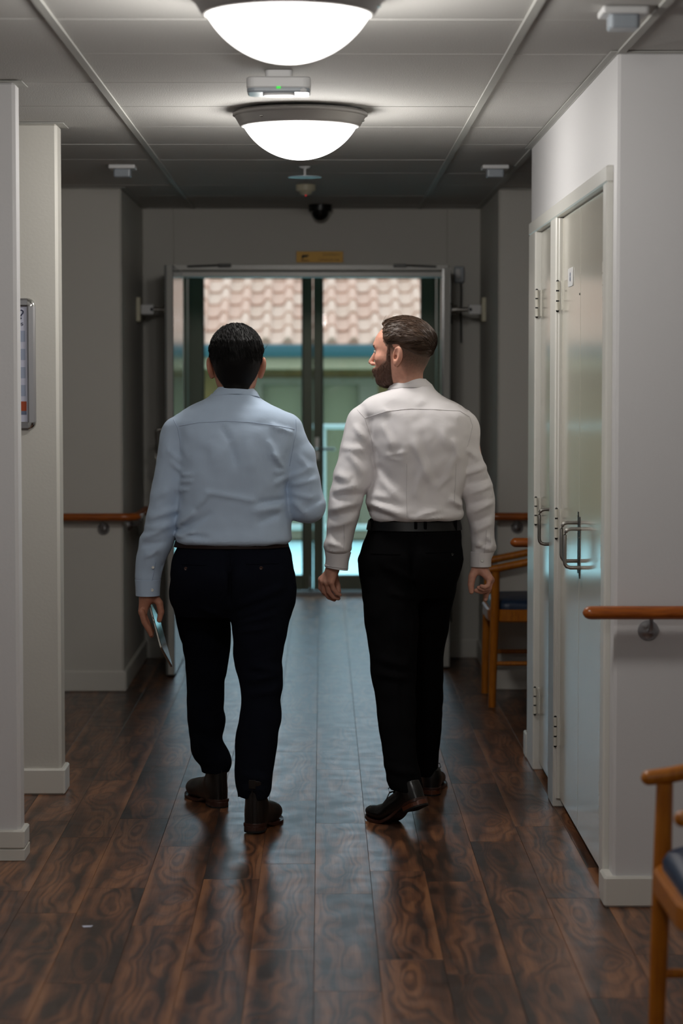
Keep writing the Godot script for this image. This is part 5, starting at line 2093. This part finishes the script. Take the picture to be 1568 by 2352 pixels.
	t.fold(-0.03, 0.70, 0.13, 0.76, 0.010, 0.006).fold(-0.03, 0.68, 0.12, 0.72, 0.009, 0.006).fold(-0.02, 0.66, 0.10, 0.675, 0.010, 0.006).fold(-0.02, 0.74, 0.15, 0.81, 0.012, 0.006).fold(-0.04, 0.70, -0.15, 0.74, 0.012, 0.005)
	t.fold(0.02, 0.55, 0.14, 0.53, 0.012, 0.007).fold(0.02, 0.50, 0.14, 0.52, 0.012, 0.007).fold(0.02, 0.45, 0.13, 0.47, 0.012, 0.006).fold(-0.20, 0.53, -0.07, 0.50, 0.012, 0.007).fold(-0.20, 0.48, -0.07, 0.46, 0.012, 0.007).fold(-0.19, 0.29, -0.08, 0.25, 0.012, 0.006).fold(-0.18, 0.22, -0.07, 0.20, 0.010, 0.006).fold(-0.16, 0.17, -0.06, 0.175, 0.010, 0.006).fold(0.0, 0.20, 0.10, 0.17, 0.012, 0.005).fold(0.0, 0.145, 0.09, 0.15, 0.010, 0.005)
	s = Shape.new()
	net(t, Vector3(-0.26, 0.10, -0.37), Vector3(0.20, 0.985, 0.28), 0.0068, s)
	var trousers := part(who, "trousers", s, M.trouser_navy)
	part(trousers, "seat_seam", seam(t, [Vector2(-0.034, 0.95), Vector2(-0.034, 0.86), Vector2(-0.032, 0.76)], 0.0012), M.trouser_navy)
	for q in [[-0.20, -0.115, 0.884, -0.183], [0.02, 0.125, 0.888, 0.069]]:
		part(trousers, "pocket_welt", seam(t, [Vector2(q[0], q[2]), Vector2(q[1], q[2])], 0.002), M.trouser_navy)
		part(trousers, "pocket_button", disc(0.0062, 0.0025), M.sole_brown, behind(t, q[3], q[2] - 0.014) + Vector3(0, 0, 0.0003))
	part(who, "belt", band(hips, 0.936, 0.962, 0.006, 0.006, 0.0, 56), M.belt_brown)
	make_shoe(who, "boot", Vector3(-0.080, 0.0, -0.222), 24.0, 0.0, true)
	make_shoe(who, "boot", Vector3(0.040, 0.006, 0.252), -13.0, 0.0, true, -1.5)
	# --- tablet, held: a thing of its own
	var tab := thing("tablet", "slim silver tablet held low in the blue-shirted man's hand", "tablet", Vector3(-0.27, 0, -7.8) + Vector3(-0.297, 0.674, -0.002))
	var e1 := Vector3(0.050, -0.162, 0.074)
	var e2 := Vector3(0.022, -0.093, -0.22)
	var up := -e1.normalized()
	var nrm := e1.cross(e2).normalized()
	if nrm.x < 0:
		nrm = -nrm
	var back := nrm.cross(up).normalized()
	var basis := Basis(back, nrm, up) if back.dot(e2) > 0 else Basis(-back, nrm, up)
	var c := e2 * 0.5
	var flat := Transform3D(Basis(basis.x, basis.y, basis.x.cross(basis.y)), c)
	s = Shape.new()
	s.prism(rounded_rect(0, 0, 0.240, 0.184, 0.010), -0.0032, 0.0030, 0.0010, flat)
	part(tab, "back_shell", s, M.tablet_metal)
	s = Shape.new()
	s.prism(rounded_rect(0, 0, 0.237, 0.181, 0.009), 0.0030, 0.0038, 0.0002, flat)
	part(tab, "screen", s, M.tablet_glass)
	s = Shape.new()
	var edge: Vector3 = flat.basis.inverse() * (-c)
	for k in [0.062, 0.052]:
		s.box(Vector3(signf(edge.x) * 0.1201, 0.0, signf(edge.z) * 0.0 + (-0.02 if k > 0.06 else -0.005)), Vector3(0.001, 0.0022, 0.009), 0.0003, flat)
	part(tab, "volume_buttons", s, M.dark_metal)


func make_man_white() -> void:
	var who := thing("person", "bearded man in a white shirt and black trousers, looking to his left", "person", Vector3(0.30, 0, -8.07))
	var skin := Color(0.58, 0.295, 0.215)
	var body := Shape.new()
	var trunk := Field.new()
	for q in [[0.012, 1.45, -0.005, 0.03, 1.27, 0.0, 0.055, 0.09], [0.03, 1.27, 0.0, 0.03, 1.0, 0.0, 0.10, 0.085], [0.03, 1.365, 0, -0.13, 1.345, 0.01, 0.06, 0.032], [0.03, 1.365, 0, 0.185, 1.345, 0, 0.06, 0.032], [-0.158, 1.335, 0.012, -0.205, 1.10, 0.045, 0.035, 0.030], [-0.205, 1.10, 0.045, -0.253, 0.86, 0.04, 0.030, 0.022], [0.212, 1.33, 0, 0.258, 1.08, -0.01, 0.032, 0.030], [0.258, 1.08, -0.01, 0.259, 0.865, -0.03, 0.030, 0.022], [0.02, 1.0, 0, 0.012, 0.90, 0.01, 0.085, 0.10], [-0.065, 0.88, 0, -0.05, 0.48, 0.17, 0.06, 0.038], [-0.05, 0.48, 0.17, -0.02, 0.15, 0.355, 0.034, 0.020], [0.085, 0.88, 0, 0.075, 0.48, -0.14, 0.06, 0.038], [0.075, 0.48, -0.14, 0.078, 0.09, -0.235, 0.034, 0.020]]:
		trunk.add(Bone.new(Vector3(q[0], q[1], q[2]), Vector3(q[3], q[4], q[5]), q[6], q[7]), 0.03)
	net(trunk, Vector3(-0.33, 0.05, -0.33), Vector3(0.33, 1.53, 0.42), 0.014, body, skin_tint(skin, skin, null))
	var hf := head_field(HEAD_ROWS, Vector3(0, -0.045, 0.018), Vector3(-0.006, -0.165, 0.018), 0.049, 0.132, 0.12)
	var move := Transform3D(Basis.from_euler(Vector3(0, deg_to_rad(69), 0)), Vector3(-0.012, 1.602, 0.0))
	var line := func(z: float) -> float:
		if z < -0.062:
			return 0.076
		if z < -0.052:
			return lerpf(0.076, 0.034, (z + 0.062) / 0.010)
		if z < -0.036:
			return lerpf(0.034, 0.012, (z + 0.052) / 0.016)
		if z < 0.0:
			return 0.012
		return lerpf(0.012, -0.034, clampf(z / 0.08, 0, 1))
	var beard_at := func(p: Vector3) -> float:
		# 1 where the beard grows
		if p.z > -0.020 or p.y < -0.135:
			return 0.0
		var cheek := lerpf(0.030, -0.032, clampf((-0.030 - p.z) / 0.014, 0, 1))
		if p.z < -0.042:
			cheek = lerpf(-0.032, -0.058, clampf((-0.042 - p.z) / 0.035, 0, 1))
		var a := smoothstep(cheek + 0.004, cheek - 0.010, p.y) * smoothstep(-0.020, -0.030, p.z)
		if p.z < -0.088:
			a = maxf(a, 0.0) * (1.0 if p.y < -0.053 else 0.0)
			if absf(p.x) < 0.022 and p.y > -0.084 and p.y < -0.063:
				a = 0.0
		return a
	var stub := func(p: Vector3) -> float:
		var b: float = beard_at.call(p) * 0.65
		if p.z < -0.088 and absf(p.x) < 0.021 and p.y > -0.083 and p.y < -0.064:
			return 0.0
		if absf(p.x) > 0.079 and p.z < 0.03:
			return b if p.z < -0.02 else 0.0
		var brow := 0.0
		if p.z < -0.075 and absf(p.y - 0.016 + absf(absf(p.x) - 0.03) * 0.1) < 0.0055 and absf(p.x) > 0.010 and absf(p.x) < 0.052:
			brow = 0.9
		var l: float = line.call(p.z)
		if p.z < -0.03 and p.y > -0.02 and p.y < l - 0.003:
			return maxf(b, brow)
		var low := l - 0.030 if p.z < 0.0 else lerpf(l - 0.03, -0.102, clampf(p.z / 0.03, 0, 1))
		if p.z < -0.02:
			low = -0.02
		var a := sqrt(smoothstep(low - 0.008, l + 0.008, p.y))
		return maxf(maxf(b, a * 0.95 if p.y > low - 0.008 else 0.0), brow)
	net(hf, Vector3(-0.105, -0.17, -0.148), Vector3(0.105, 0.125, 0.112), 0.0030, body, skin_tint(skin, Color(0.065, 0.042, 0.030), stub), move)
	# left hand: back of the hand towards us, fingers curled
	var hand := Field.new()
	hand.add(Bone.new(Vector3(-0.252, 0.872, 0.040), Vector3(-0.263, 0.838, 0.036), 0.026, 0.024), 0.01)
	for q in [[-0.262, 0.838, 0.028, -0.300, 0.800, 0.002], [-0.263, 0.836, 0.034, -0.293, 0.794, 0.022], [-0.262, 0.836, 0.040, -0.280, 0.792, 0.040], [-0.258, 0.836, 0.046, -0.266, 0.796, 0.054]]:
		hand.add(Bone.new(Vector3(q[0], q[1], q[2]), Vector3(q[3], q[4], q[5]), 0.0155, 0.0122), 0.012)
	finger(hand, [Vector3(-0.301, 0.802, 0.000), Vector3(-0.302, 0.770, -0.010), Vector3(-0.289, 0.750, -0.020), Vector3(-0.274, 0.740, -0.026)], 0.0108, 0.0078)
	finger(hand, [Vector3(-0.294, 0.796, 0.021), Vector3(-0.291, 0.760, 0.010), Vector3(-0.274, 0.738, 0.001), Vector3(-0.255, 0.729, -0.006)], 0.0108, 0.0078)
	finger(hand, [Vector3(-0.281, 0.794, 0.040), Vector3(-0.274, 0.760, 0.031), Vector3(-0.258, 0.740, 0.022), Vector3(-0.241, 0.735, 0.015)], 0.0103, 0.0075)
	finger(hand, [Vector3(-0.267, 0.798, 0.055), Vector3(-0.259, 0.772, 0.049), Vector3(-0.247, 0.755, 0.041), Vector3(-0.236, 0.749, 0.034)], 0.0090, 0.0068)
	finger(hand, [Vector3(-0.258, 0.830, 0.014), Vector3(-0.252, 0.806, -0.006), Vector3(-0.244, 0.778, -0.012), Vector3(-0.240, 0.757, -0.008)], 0.0140, 0.0088, 0.012)
	net(hand, Vector3(-0.325, 0.705, -0.05), Vector3(-0.21, 0.895, 0.085), 0.0028, body, skin_tint(skin * 1.03, skin, null))
	# right hand: palm turned back, thumb hanging at the left
	hand = Field.new()
	hand.add(Bone.new(Vector3(0.259, 0.880, -0.022), Vector3(0.259, 0.842, -0.022), 0.026, 0.025), 0.01)
	for q in [[0.262, 0.838, -0.030, 0.296, 0.796, -0.044], [0.263, 0.838, -0.022, 0.297, 0.796, -0.024], [0.262, 0.838, -0.016, 0.295, 0.798, -0.004], [0.258, 0.838, -0.010, 0.288, 0.802, 0.012]]:
		hand.add(Bone.new(Vector3(q[0], q[1], q[2]), Vector3(q[3], q[4], q[5]), 0.0155, 0.0122), 0.012)
	finger(hand, [Vector3(0.244, 0.838, -0.018), Vector3(0.229, 0.810, -0.004), Vector3(0.224, 0.781, 0.000), Vector3(0.226, 0.757, 0.002)], 0.0165, 0.0092, 0.012)
	finger(hand, [Vector3(0.296, 0.796, -0.045), Vector3(0.290, 0.758, -0.050), Vector3(0.282, 0.739, -0.048), Vector3(0.279, 0.725, -0.044)], 0.0098, 0.0075)
	finger(hand, [Vector3(0.297, 0.795, -0.025), Vector3(0.286, 0.761, -0.024), Vector3(0.262, 0.755, -0.014), Vector3(0.243, 0.760, -0.008)], 0.0105, 0.0078)
	finger(hand, [Vector3(0.295, 0.798, -0.004), Vector3(0.288, 0.769, 0.002), Vector3(0.268, 0.766, 0.010), Vector3(0.251, 0.772, 0.014)], 0.0100, 0.0076)
	finger(hand, [Vector3(0.288, 0.802, 0.012), Vector3(0.283, 0.780, 0.020), Vector3(0.270, 0.775, 0.026), Vector3(0.259, 0.779, 0.026)], 0.0088, 0.0068)
	net(hand, Vector3(0.195, 0.70, -0.08), Vector3(0.325, 0.905, 0.05), 0.0028, body, skin_tint(skin, skin, null))
	part(who, "body", body, M.skin)
	# --- hair and beard
	var hn := noise(1.0, 96, FastNoiseLite.TYPE_SIMPLEX_SMOOTH, 2)
	var grow := Grown.new(hf, func(p: Vector3) -> float:
		if absf(p.x) > 0.0795 and p.y < 0.02:
			return -0.004
		var l: float = line.call(p.z)
		var a := smoothstep(l - 0.002, l + 0.022, p.y)
		var t := 0.0030 + 0.0085 * smoothstep(-0.02, 0.07, p.y) + 0.004 * smoothstep(-0.03, -0.09, p.z) * smoothstep(0.05, 0.09, p.y) + 0.004 * smoothstep(0.02, 0.09, p.z) * smoothstep(-0.02, 0.03, p.y)
		t += 0.0022 * hn.get_noise_3d(p.x * 90.0, p.y * 45.0, p.z * 32.0) * smoothstep(0.0, 0.06, p.y)
		return t * a - 0.004 * (1.0 - a))
	var hs := Shape.new()
	net(grow, Vector3(-0.105, -0.05, -0.12), Vector3(0.105, 0.135, 0.125), 0.0030, hs, null, move)
	var hair := part(who, "hair", hs, M.hair_brown)
	var inv := move.affine_inverse()
	var local := Shape.new()
	for i in hs.v.size():
		local.v.append(inv * hs.v[i])
		local.n.append((inv.basis * hs.n[i]).normalized())
	var st := strands(grow, local, 1300, func(p: Vector3): return Vector3(p.x * 2.0, 0.25 - p.z * 7.0 if p.z > -0.05 else 0.8, 1.0), func(p: Vector3): return p.y > line.call(p.z) + 0.012 and hf.d(p) > 0.002, 0.030, 0.0006, 72)
	for i in st.v.size():
		st.v[i] = move * st.v[i]
	part(hair, "hair_strands", st, M.hair_brown).set_meta("kind", "stuff")
	var beard := Grown.new(hf, func(p: Vector3) -> float:
		var a: float = beard_at.call(p)
		return (0.0036 + 0.0018 * hn.get_noise_3d(p.x * 120.0, p.y * 60.0, p.z * 120.0)) * a - 0.0035 * (1.0 - a))
	var bs := Shape.new()
	net(beard, Vector3(-0.09, -0.145, -0.135), Vector3(0.09, 0.02, -0.01), 0.0030, bs, null, move)
	part(who, "beard", bs, M.beard_brown)
	local = Shape.new()
	for i in bs.v.size():
		local.v.append(inv * bs.v[i])
		local.n.append((inv.basis * bs.n[i]).normalized())
	st = strands(beard, local, 700, func(p: Vector3): return Vector3(0, -1.0, 0.15), func(p: Vector3): return beard_at.call(p) > 0.5 and hf.d(p) > 0.001, 0.012, 0.0005, 73)
	for i in st.v.size():
		st.v[i] = move * st.v[i]
	part(who.get_node("beard"), "beard_strands", st, M.beard_brown).set_meta("kind", "stuff")
	var eyes := Shape.new()
	for sd in [-1, 1]:
		eyes.ball(move * Vector3(sd * 0.032, -0.003, -0.0885), Vector3.ONE * 0.0115, 14)
	var ep := part(who, "eyes", eyes, M.eye_white)
	var ir := Shape.new()
	for sd in [-1, 1]:
		ir.ball(move * Vector3(sd * 0.032, -0.003, -0.0945), Vector3.ONE * 0.0062, 12)
	part(ep, "irises", ir, M.iris)
	# --- shirt
	var torso := Stack.new([[1.476, 0.018, 0.070, -0.006, 0.070], [1.462, 0.014, 0.086, -0.006, 0.080], [1.438, -0.002, 0.134, -0.002, 0.096], [1.415, 0.008, 0.168, 0.002, 0.104], [1.389, 0.022, 0.184, 0.008, 0.113], [1.366, 0.036, 0.186, 0.010, 0.119], [1.328, 0.044, 0.183, 0.014, 0.127], [1.275, 0.046, 0.176, 0.016, 0.131], [1.214, 0.047, 0.167, 0.014, 0.128], [1.153, 0.042, 0.161, 0.010, 0.122], [1.103, 0.026, 0.166, 0.008, 0.122], [1.069, 0.024, 0.168, 0.009, 0.125], [1.043, 0.028, 0.168, 0.012, 0.128], [1.022, 0.032, 0.163, 0.012, 0.125], [1.010, 0.030, 0.157, 0.008, 0.114]], 2.4)
	var arm1 := Stack.new([[1.412, -0.142, 0.026, 0.008, 0.030], [1.398, -0.150, 0.042, 0.008, 0.046], [1.372, -0.156, 0.052, 0.010, 0.058], [1.335, -0.162, 0.056, 0.014, 0.064], [1.294, -0.172, 0.054, 0.020, 0.066], [1.235, -0.182, 0.060, 0.028, 0.066], [1.178, -0.189, 0.069, 0.036, 0.068], [1.135, -0.197, 0.066, 0.042, 0.066], [1.093, -0.213, 0.060, 0.046, 0.063], [1.054, -0.219, 0.058, 0.046, 0.061], [1.024, -0.223, 0.056, 0.046, 0.059], [0.955, -0.236, 0.047, 0.044, 0.052], [0.925, -0.245, 0.049, 0.042, 0.053], [0.908, -0.244, 0.0475, 0.041, 0.051], [0.897, -0.243, 0.0405, 0.041, 0.045], [0.869, -0.246, 0.039, 0.040, 0.044], [0.850, -0.248, 0.039, 0.040, 0.043]])
	var arm2 := Stack.new([[1.390, 0.188, 0.028, 0.0, 0.032], [1.372, 0.197, 0.042, 0.0, 0.048], [1.345, 0.203, 0.048, 0.0, 0.058], [1.310, 0.206, 0.047, 0.0, 0.062], [1.277, 0.207, 0.046, 0.0, 0.062], [1.240, 0.212, 0.047, -0.002, 0.061], [1.199, 0.218, 0.053, -0.004, 0.060], [1.157, 0.234, 0.054, -0.008, 0.060], [1.097, 0.250, 0.055, -0.010, 0.060], [1.063, 0.256, 0.052, -0.012, 0.058], [1.007, 0.262, 0.047, -0.016, 0.055], [0.947, 0.267, 0.041, -0.020, 0.050], [0.912, 0.271, 0.044, -0.022, 0.049], [0.898, 0.268, 0.043, -0.023, 0.047], [0.888, 0.262, 0.0355, -0.024, 0.042], [0.860, 0.260, 0.0355, -0.024, 0.042], [0.850, 0.260, 0.0355, -0.024, 0.042]])
	var f := Field.new()
	f.add(torso, 0.001).add(arm1, 0.012).add(arm2, 0.014)
	f.wobble = noise(9.5, 103, FastNoiseLite.TYPE_SIMPLEX_SMOOTH, 2)
	f.wobble_h = 0.005
	f.fold(0.010, 1.30, 0.085, 1.120, 0.014, 0.007).fold(-0.092, 1.350, -0.052, 1.255, 0.012, 0.005).fold(-0.078, 1.238, -0.008, 1.250, 0.007, 0.0045).fold(-0.07, 1.23, -0.03, 1.222, 0.006, 0.004)
	f.fold(-0.150, 1.078, -0.005, 1.024, 0.013, 0.010).fold(-0.145, 1.050, -0.04, 1.02, 0.010, -0.008).fold(0.025, 1.030, 0.115, 1.052, 0.009, 0.006).fold(0.095, 1.120, 0.160, 1.182, 0.010, 0.005).fold(0.14, 1.092, 0.19, 1.060, 0.011, 0.008).fold(0.12, 1.06, 0.19, 1.045, 0.010, -0.007)
	f.fold(-0.10, 1.16, -0.02, 1.07, 0.016, 0.006).fold(-0.11, 1.21, -0.04, 1.12, 0.014, -0.004).fold(0.15, 1.30, 0.175, 1.22, 0.012, 0.006).fold(0.17, 1.25, 0.13, 1.17, 0.012, 0.005).fold(0.05, 1.20, 0.02, 1.09, 0.016, 0.005).fold(-0.01, 1.29, -0.03, 1.20, 0.014, 0.004).fold(0.11, 1.33, 0.14, 1.25, 0.014, 0.004).fold(-0.14, 1.10, -0.05, 1.09, 0.012, 0.006).fold(0.0, 1.018, 0.13, 1.022, 0.008, 0.006)
	f.fold(-0.06, 1.385, -0.09, 1.40, 0.008, 0.003).fold(0.02, 1.41, 0.06, 1.43, 0.012, 0.003)
	# left sleeve
	f.fold(-0.19, 1.345, -0.13, 1.27, 0.012, 0.006).fold(-0.235, 1.265, -0.14, 1.255, 0.012, 0.006).fold(-0.21, 1.25, -0.15, 1.17, 0.016, 0.007).fold(-0.255, 1.175, -0.20, 1.15, 0.014, 0.009).fold(-0.265, 1.115, -0.17, 1.135, 0.014, 0.008).fold(-0.265, 1.09, -0.155, 1.105, 0.010, -0.007).fold(-0.27, 1.05, -0.165, 1.075, 0.012, 0.009).fold(-0.275, 1.02, -0.175, 1.045, 0.010, -0.007).fold(-0.27, 0.985, -0.18, 1.02, 0.012, 0.007).fold(-0.28, 0.935, -0.21, 0.915, 0.010, 0.009).fold(-0.285, 0.905, -0.205, 0.905, 0.008, 0.008).fold(-0.27, 0.96, -0.215, 0.975, 0.012, -0.005)
	# right sleeve
	f.fold(0.20, 1.26, 0.25, 1.22, 0.011, 0.005).fold(0.20, 1.17, 0.285, 1.20, 0.012, 0.008).fold(0.205, 1.135, 0.295, 1.155, 0.010, -0.007).fold(0.21, 1.10, 0.30, 1.135, 0.012, 0.009).fold(0.215, 1.065, 0.30, 1.085, 0.010, -0.007).fold(0.22, 1.035, 0.30, 1.075, 0.012, 0.009).fold(0.235, 1.0, 0.295, 1.03, 0.010, -0.006).fold(0.23, 0.97, 0.30, 1.0, 0.012, 0.007).fold(0.235, 0.925, 0.30, 0.905, 0.010, 0.008).fold(0.24, 0.90, 0.29, 0.935, 0.009, -0.007).fold(0.275, 0.96, 0.305, 0.91, 0.010, 0.006)
	var s := Shape.new()
	net(f, Vector3(-0.315, 0.845, -0.13), Vector3(0.335, 1.49, 0.19), 0.0056, s)
	var shirt := part(who, "shirt", s, M.shirt_white)
	part(shirt, "collar", make_collar(Vector3(0.013, 0, -0.006), Vector2(0.0510, 0.058), Vector2(0.0850, 0.0735), 1.506, 1.462, 1.473, 0.03), M.shirt_white)
	part(shirt, "yoke_seam", seam(f, [Vector2(-0.150, 1.367), Vector2(-0.11, 1.380), Vector2(-0.075, 1.391), Vector2(0.009, 1.400), Vector2(0.094, 1.397), Vector2(0.178, 1.392), Vector2(0.212, 1.372)], 0.0010), M.seam_white)
	part(shirt, "armhole_seam", seam(f, [Vector2(-0.176, 1.396), Vector2(-0.150, 1.367), Vector2(-0.138, 1.33), Vector2(-0.126, 1.29), Vector2(-0.120, 1.25)], 0.0010), M.seam_white)
	part(shirt, "armhole_seam", seam(f, [Vector2(0.214, 1.372), Vector2(0.224, 1.34), Vector2(0.215, 1.30), Vector2(0.205, 1.27)], 0.0010), M.seam_white)
	part(shirt, "dart", seam(f, [Vector2(-0.006, 1.21), Vector2(-0.008, 1.12), Vector2(-0.006, 1.03)], 0.0010), M.seam_white)
	part(shirt, "dart", seam(f, [Vector2(0.164, 1.21), Vector2(0.163, 1.14), Vector2(0.158, 1.07)], 0.0010), M.seam_white)
	var c1 := part(shirt, "cuff", band(arm1, 0.841, 0.906, 0.0006, 0.004, -0.16, 40), M.shirt_white)
	var c2 := part(shirt, "cuff", band(arm2, 0.843, 0.896, 0.0008, 0.004, 0.0, 40), M.shirt_white)
	part(c1, "cuff_seam", band(arm1, 0.8480, 0.8495, 0.0022, 0.002, -0.16, 40), M.seam_white)
	part(c2, "button", disc(0.0055, 0.002), M.button_pearl, Vector3(0.262, 0.868, 0.0215))
	s = Shape.new()
	var fl := PackedVector3Array()
	for q in [[0.2505, 0.885], [0.2500, 0.866], [0.2515, 0.852], [0.2570, 0.8445], [0.268, 0.844], [0.276, 0.846]]:
		fl.append(Vector3(q[0], q[1], 0.0))
	var rows := [PackedVector3Array(), PackedVector3Array()]
	for p in fl:
		var e := arm2.at(p.y)
		var z: float = e[2] + (e[3] + 0.0042) * sqrt(maxf(0.0, 1.0 - pow((p.x - e[0]) / (e[1] + 0.0042), 2.0)))
		rows[0].append(Vector3(p.x, p.y, z))
		rows[1].append(Vector3(p.x, p.y, z - 0.003))
	s.surf(rows, false)
	part(c2, "cuff_edge", s, M.seam_white)
	for q in [[[Vector2(-0.222, 1.00), Vector2(-0.221, 0.95), Vector2(-0.226, 0.905)]], [[Vector2(0.276, 0.975), Vector2(0.274, 0.93), Vector2(0.268, 0.895)]], [[Vector2(0.292, 0.970), Vector2(0.290, 0.93)]]]:
		part(shirt, "sleeve_placket", seam(f, q[0], 0.0010), M.seam_white)
	# --- trousers
	var hips := Stack.new([[1.014, 0.026, 0.155, 0.004, 0.108], [1.00, 0.025, 0.158, 0.004, 0.111], [0.973, 0.024, 0.163, 0.008, 0.118], [0.921, 0.014, 0.175, 0.015, 0.130], [0.884, 0.010, 0.180, 0.020, 0.137], [0.827, 0.010, 0.170, 0.018, 0.136], [0.780, 0.007, 0.160, 0.010, 0.125], [0.74, 0.004, 0.15, 0.004, 0.10]], 2.2)
	var leg1 := Stack.new([[0.87, -0.070, 0.094, 0.010, 0.122], [0.767, -0.060, 0.096, 0.050, 0.115], [0.670, -0.057, 0.095, 0.090, 0.106], [0.573, -0.053, 0.085, 0.130, 0.095], [0.486, -0.051, 0.078, 0.168, 0.088], [0.440, -0.048, 0.073, 0.192, 0.085], [0.344, -0.045, 0.066, 0.245, 0.080], [0.247, -0.036, 0.057, 0.302, 0.074], [0.196, -0.029, 0.057, 0.330, 0.072], [0.150, -0.022, 0.060, 0.355, 0.070], [0.122, -0.014, 0.058, 0.368, 0.066]])
	var leg2 := Stack.new([[0.87, 0.095, 0.095, 0.0, 0.122], [0.758, 0.084, 0.088, -0.045, 0.112], [0.633, 0.076, 0.078, -0.090, 0.098], [0.539, 0.074, 0.067, -0.125, 0.088], [0.468, 0.075, 0.063, -0.148, 0.082], [0.396, 0.077, 0.060, -0.170, 0.079], [0.260, 0.078, 0.056, -0.205, 0.074], [0.147, 0.077, 0.049, -0.228, 0.070], [0.085, 0.078, 0.045, -0.238, 0.066], [0.066, 0.077, 0.042, -0.240, 0.062]])
	var t := Field.new()
	t.add(hips, 0.001).add(leg1, 0.03).add(leg2, 0.026)
	t.cuts.append([Ball.new(Vector3(0.012, 0.82, 0.165), Vector3(0.006, 0.09, 0.04)), 0.03])
	t.wobble = noise(8.0, 104, FastNoiseLite.TYPE_SIMPLEX_SMOOTH, 2)
	t.wobble_h = 0.005
	t.fold(-0.09, 0.86, 0.04, 0.80, 0.012, 0.005).fold(-0.08, 0.77, 0.05, 0.74, 0.012, 0.005).fold(-0.12, 0.55, -0.0, 0.52, 0.014, 0.006).fold(-0.12, 0.50, 0.0, 0.48, 0.012, 0.006).fold(-0.10, 0.20, 0.02, 0.18, 0.012, 0.005).fold(0.04, 0.14, 0.12, 0.12, 0.012, 0.006).fold(-0.05, 0.70, -0.045, 0.25, 0.010, 0.004)
	s = Shape.new()
	net(t, Vector3(-0.19, 0.055, -0.33), Vector3(0.22, 1.02, 0.46), 0.0068, s)
	var trousers := part(who, "trousers", s, M.trouser_black)
	part(trousers, "pocket_welt", seam(t, [Vector2(0.06, 0.905), Vector2(0.16, 0.905)], 0.0018), M.trouser_black)
	part(trousers, "pocket_welt", seam(t, [Vector2(-0.13, 0.90), Vector2(-0.03, 0.90)], 0.0018), M.trouser_black)
	part(trousers, "pocket_button", disc(0.005, 0.002), M.dark_metal, behind(t, 0.152, 0.896) + Vector3(0, 0, 0.0003))
	var belt := part(who, "belt", band(hips, 0.976, 1.010, 0.005, 0.006, 0.0, 56), M.belt_black)
	for x in [-0.125, 0.025, 0.058, 0.165]:
		var y0 := behind(t, x, 0.966)
		s = Shape.new()
		var e := hips.at(0.993)
		var zz: float = e[2] + (e[3] + 0.0085) * pow(maxf(0.02, 1.0 - pow(absf(x - e[0]) / (e[1] + 0.0085), hips.power)), 1.0 / hips.power)
		s.tube([Vector3(x, 0.966, y0.z + 0.001), Vector3(x, 0.975, zz), Vector3(x, 1.008, zz), Vector3(x, 1.013, zz - 0.005)], [0.0055], 8, 0.25)
		part(belt, "belt_loop", s, M.trouser_black)
	make_shoe(who, "shoe", Vector3(-0.074, 0, 0.311) + Vector3(0.195 * 0.65, 0, 0.195 * 0.76), 40.5, deg_to_rad(25), false)
	make_shoe(who, "shoe", Vector3(0.093, 0.0, -0.180), -6.0, 0.0, false)
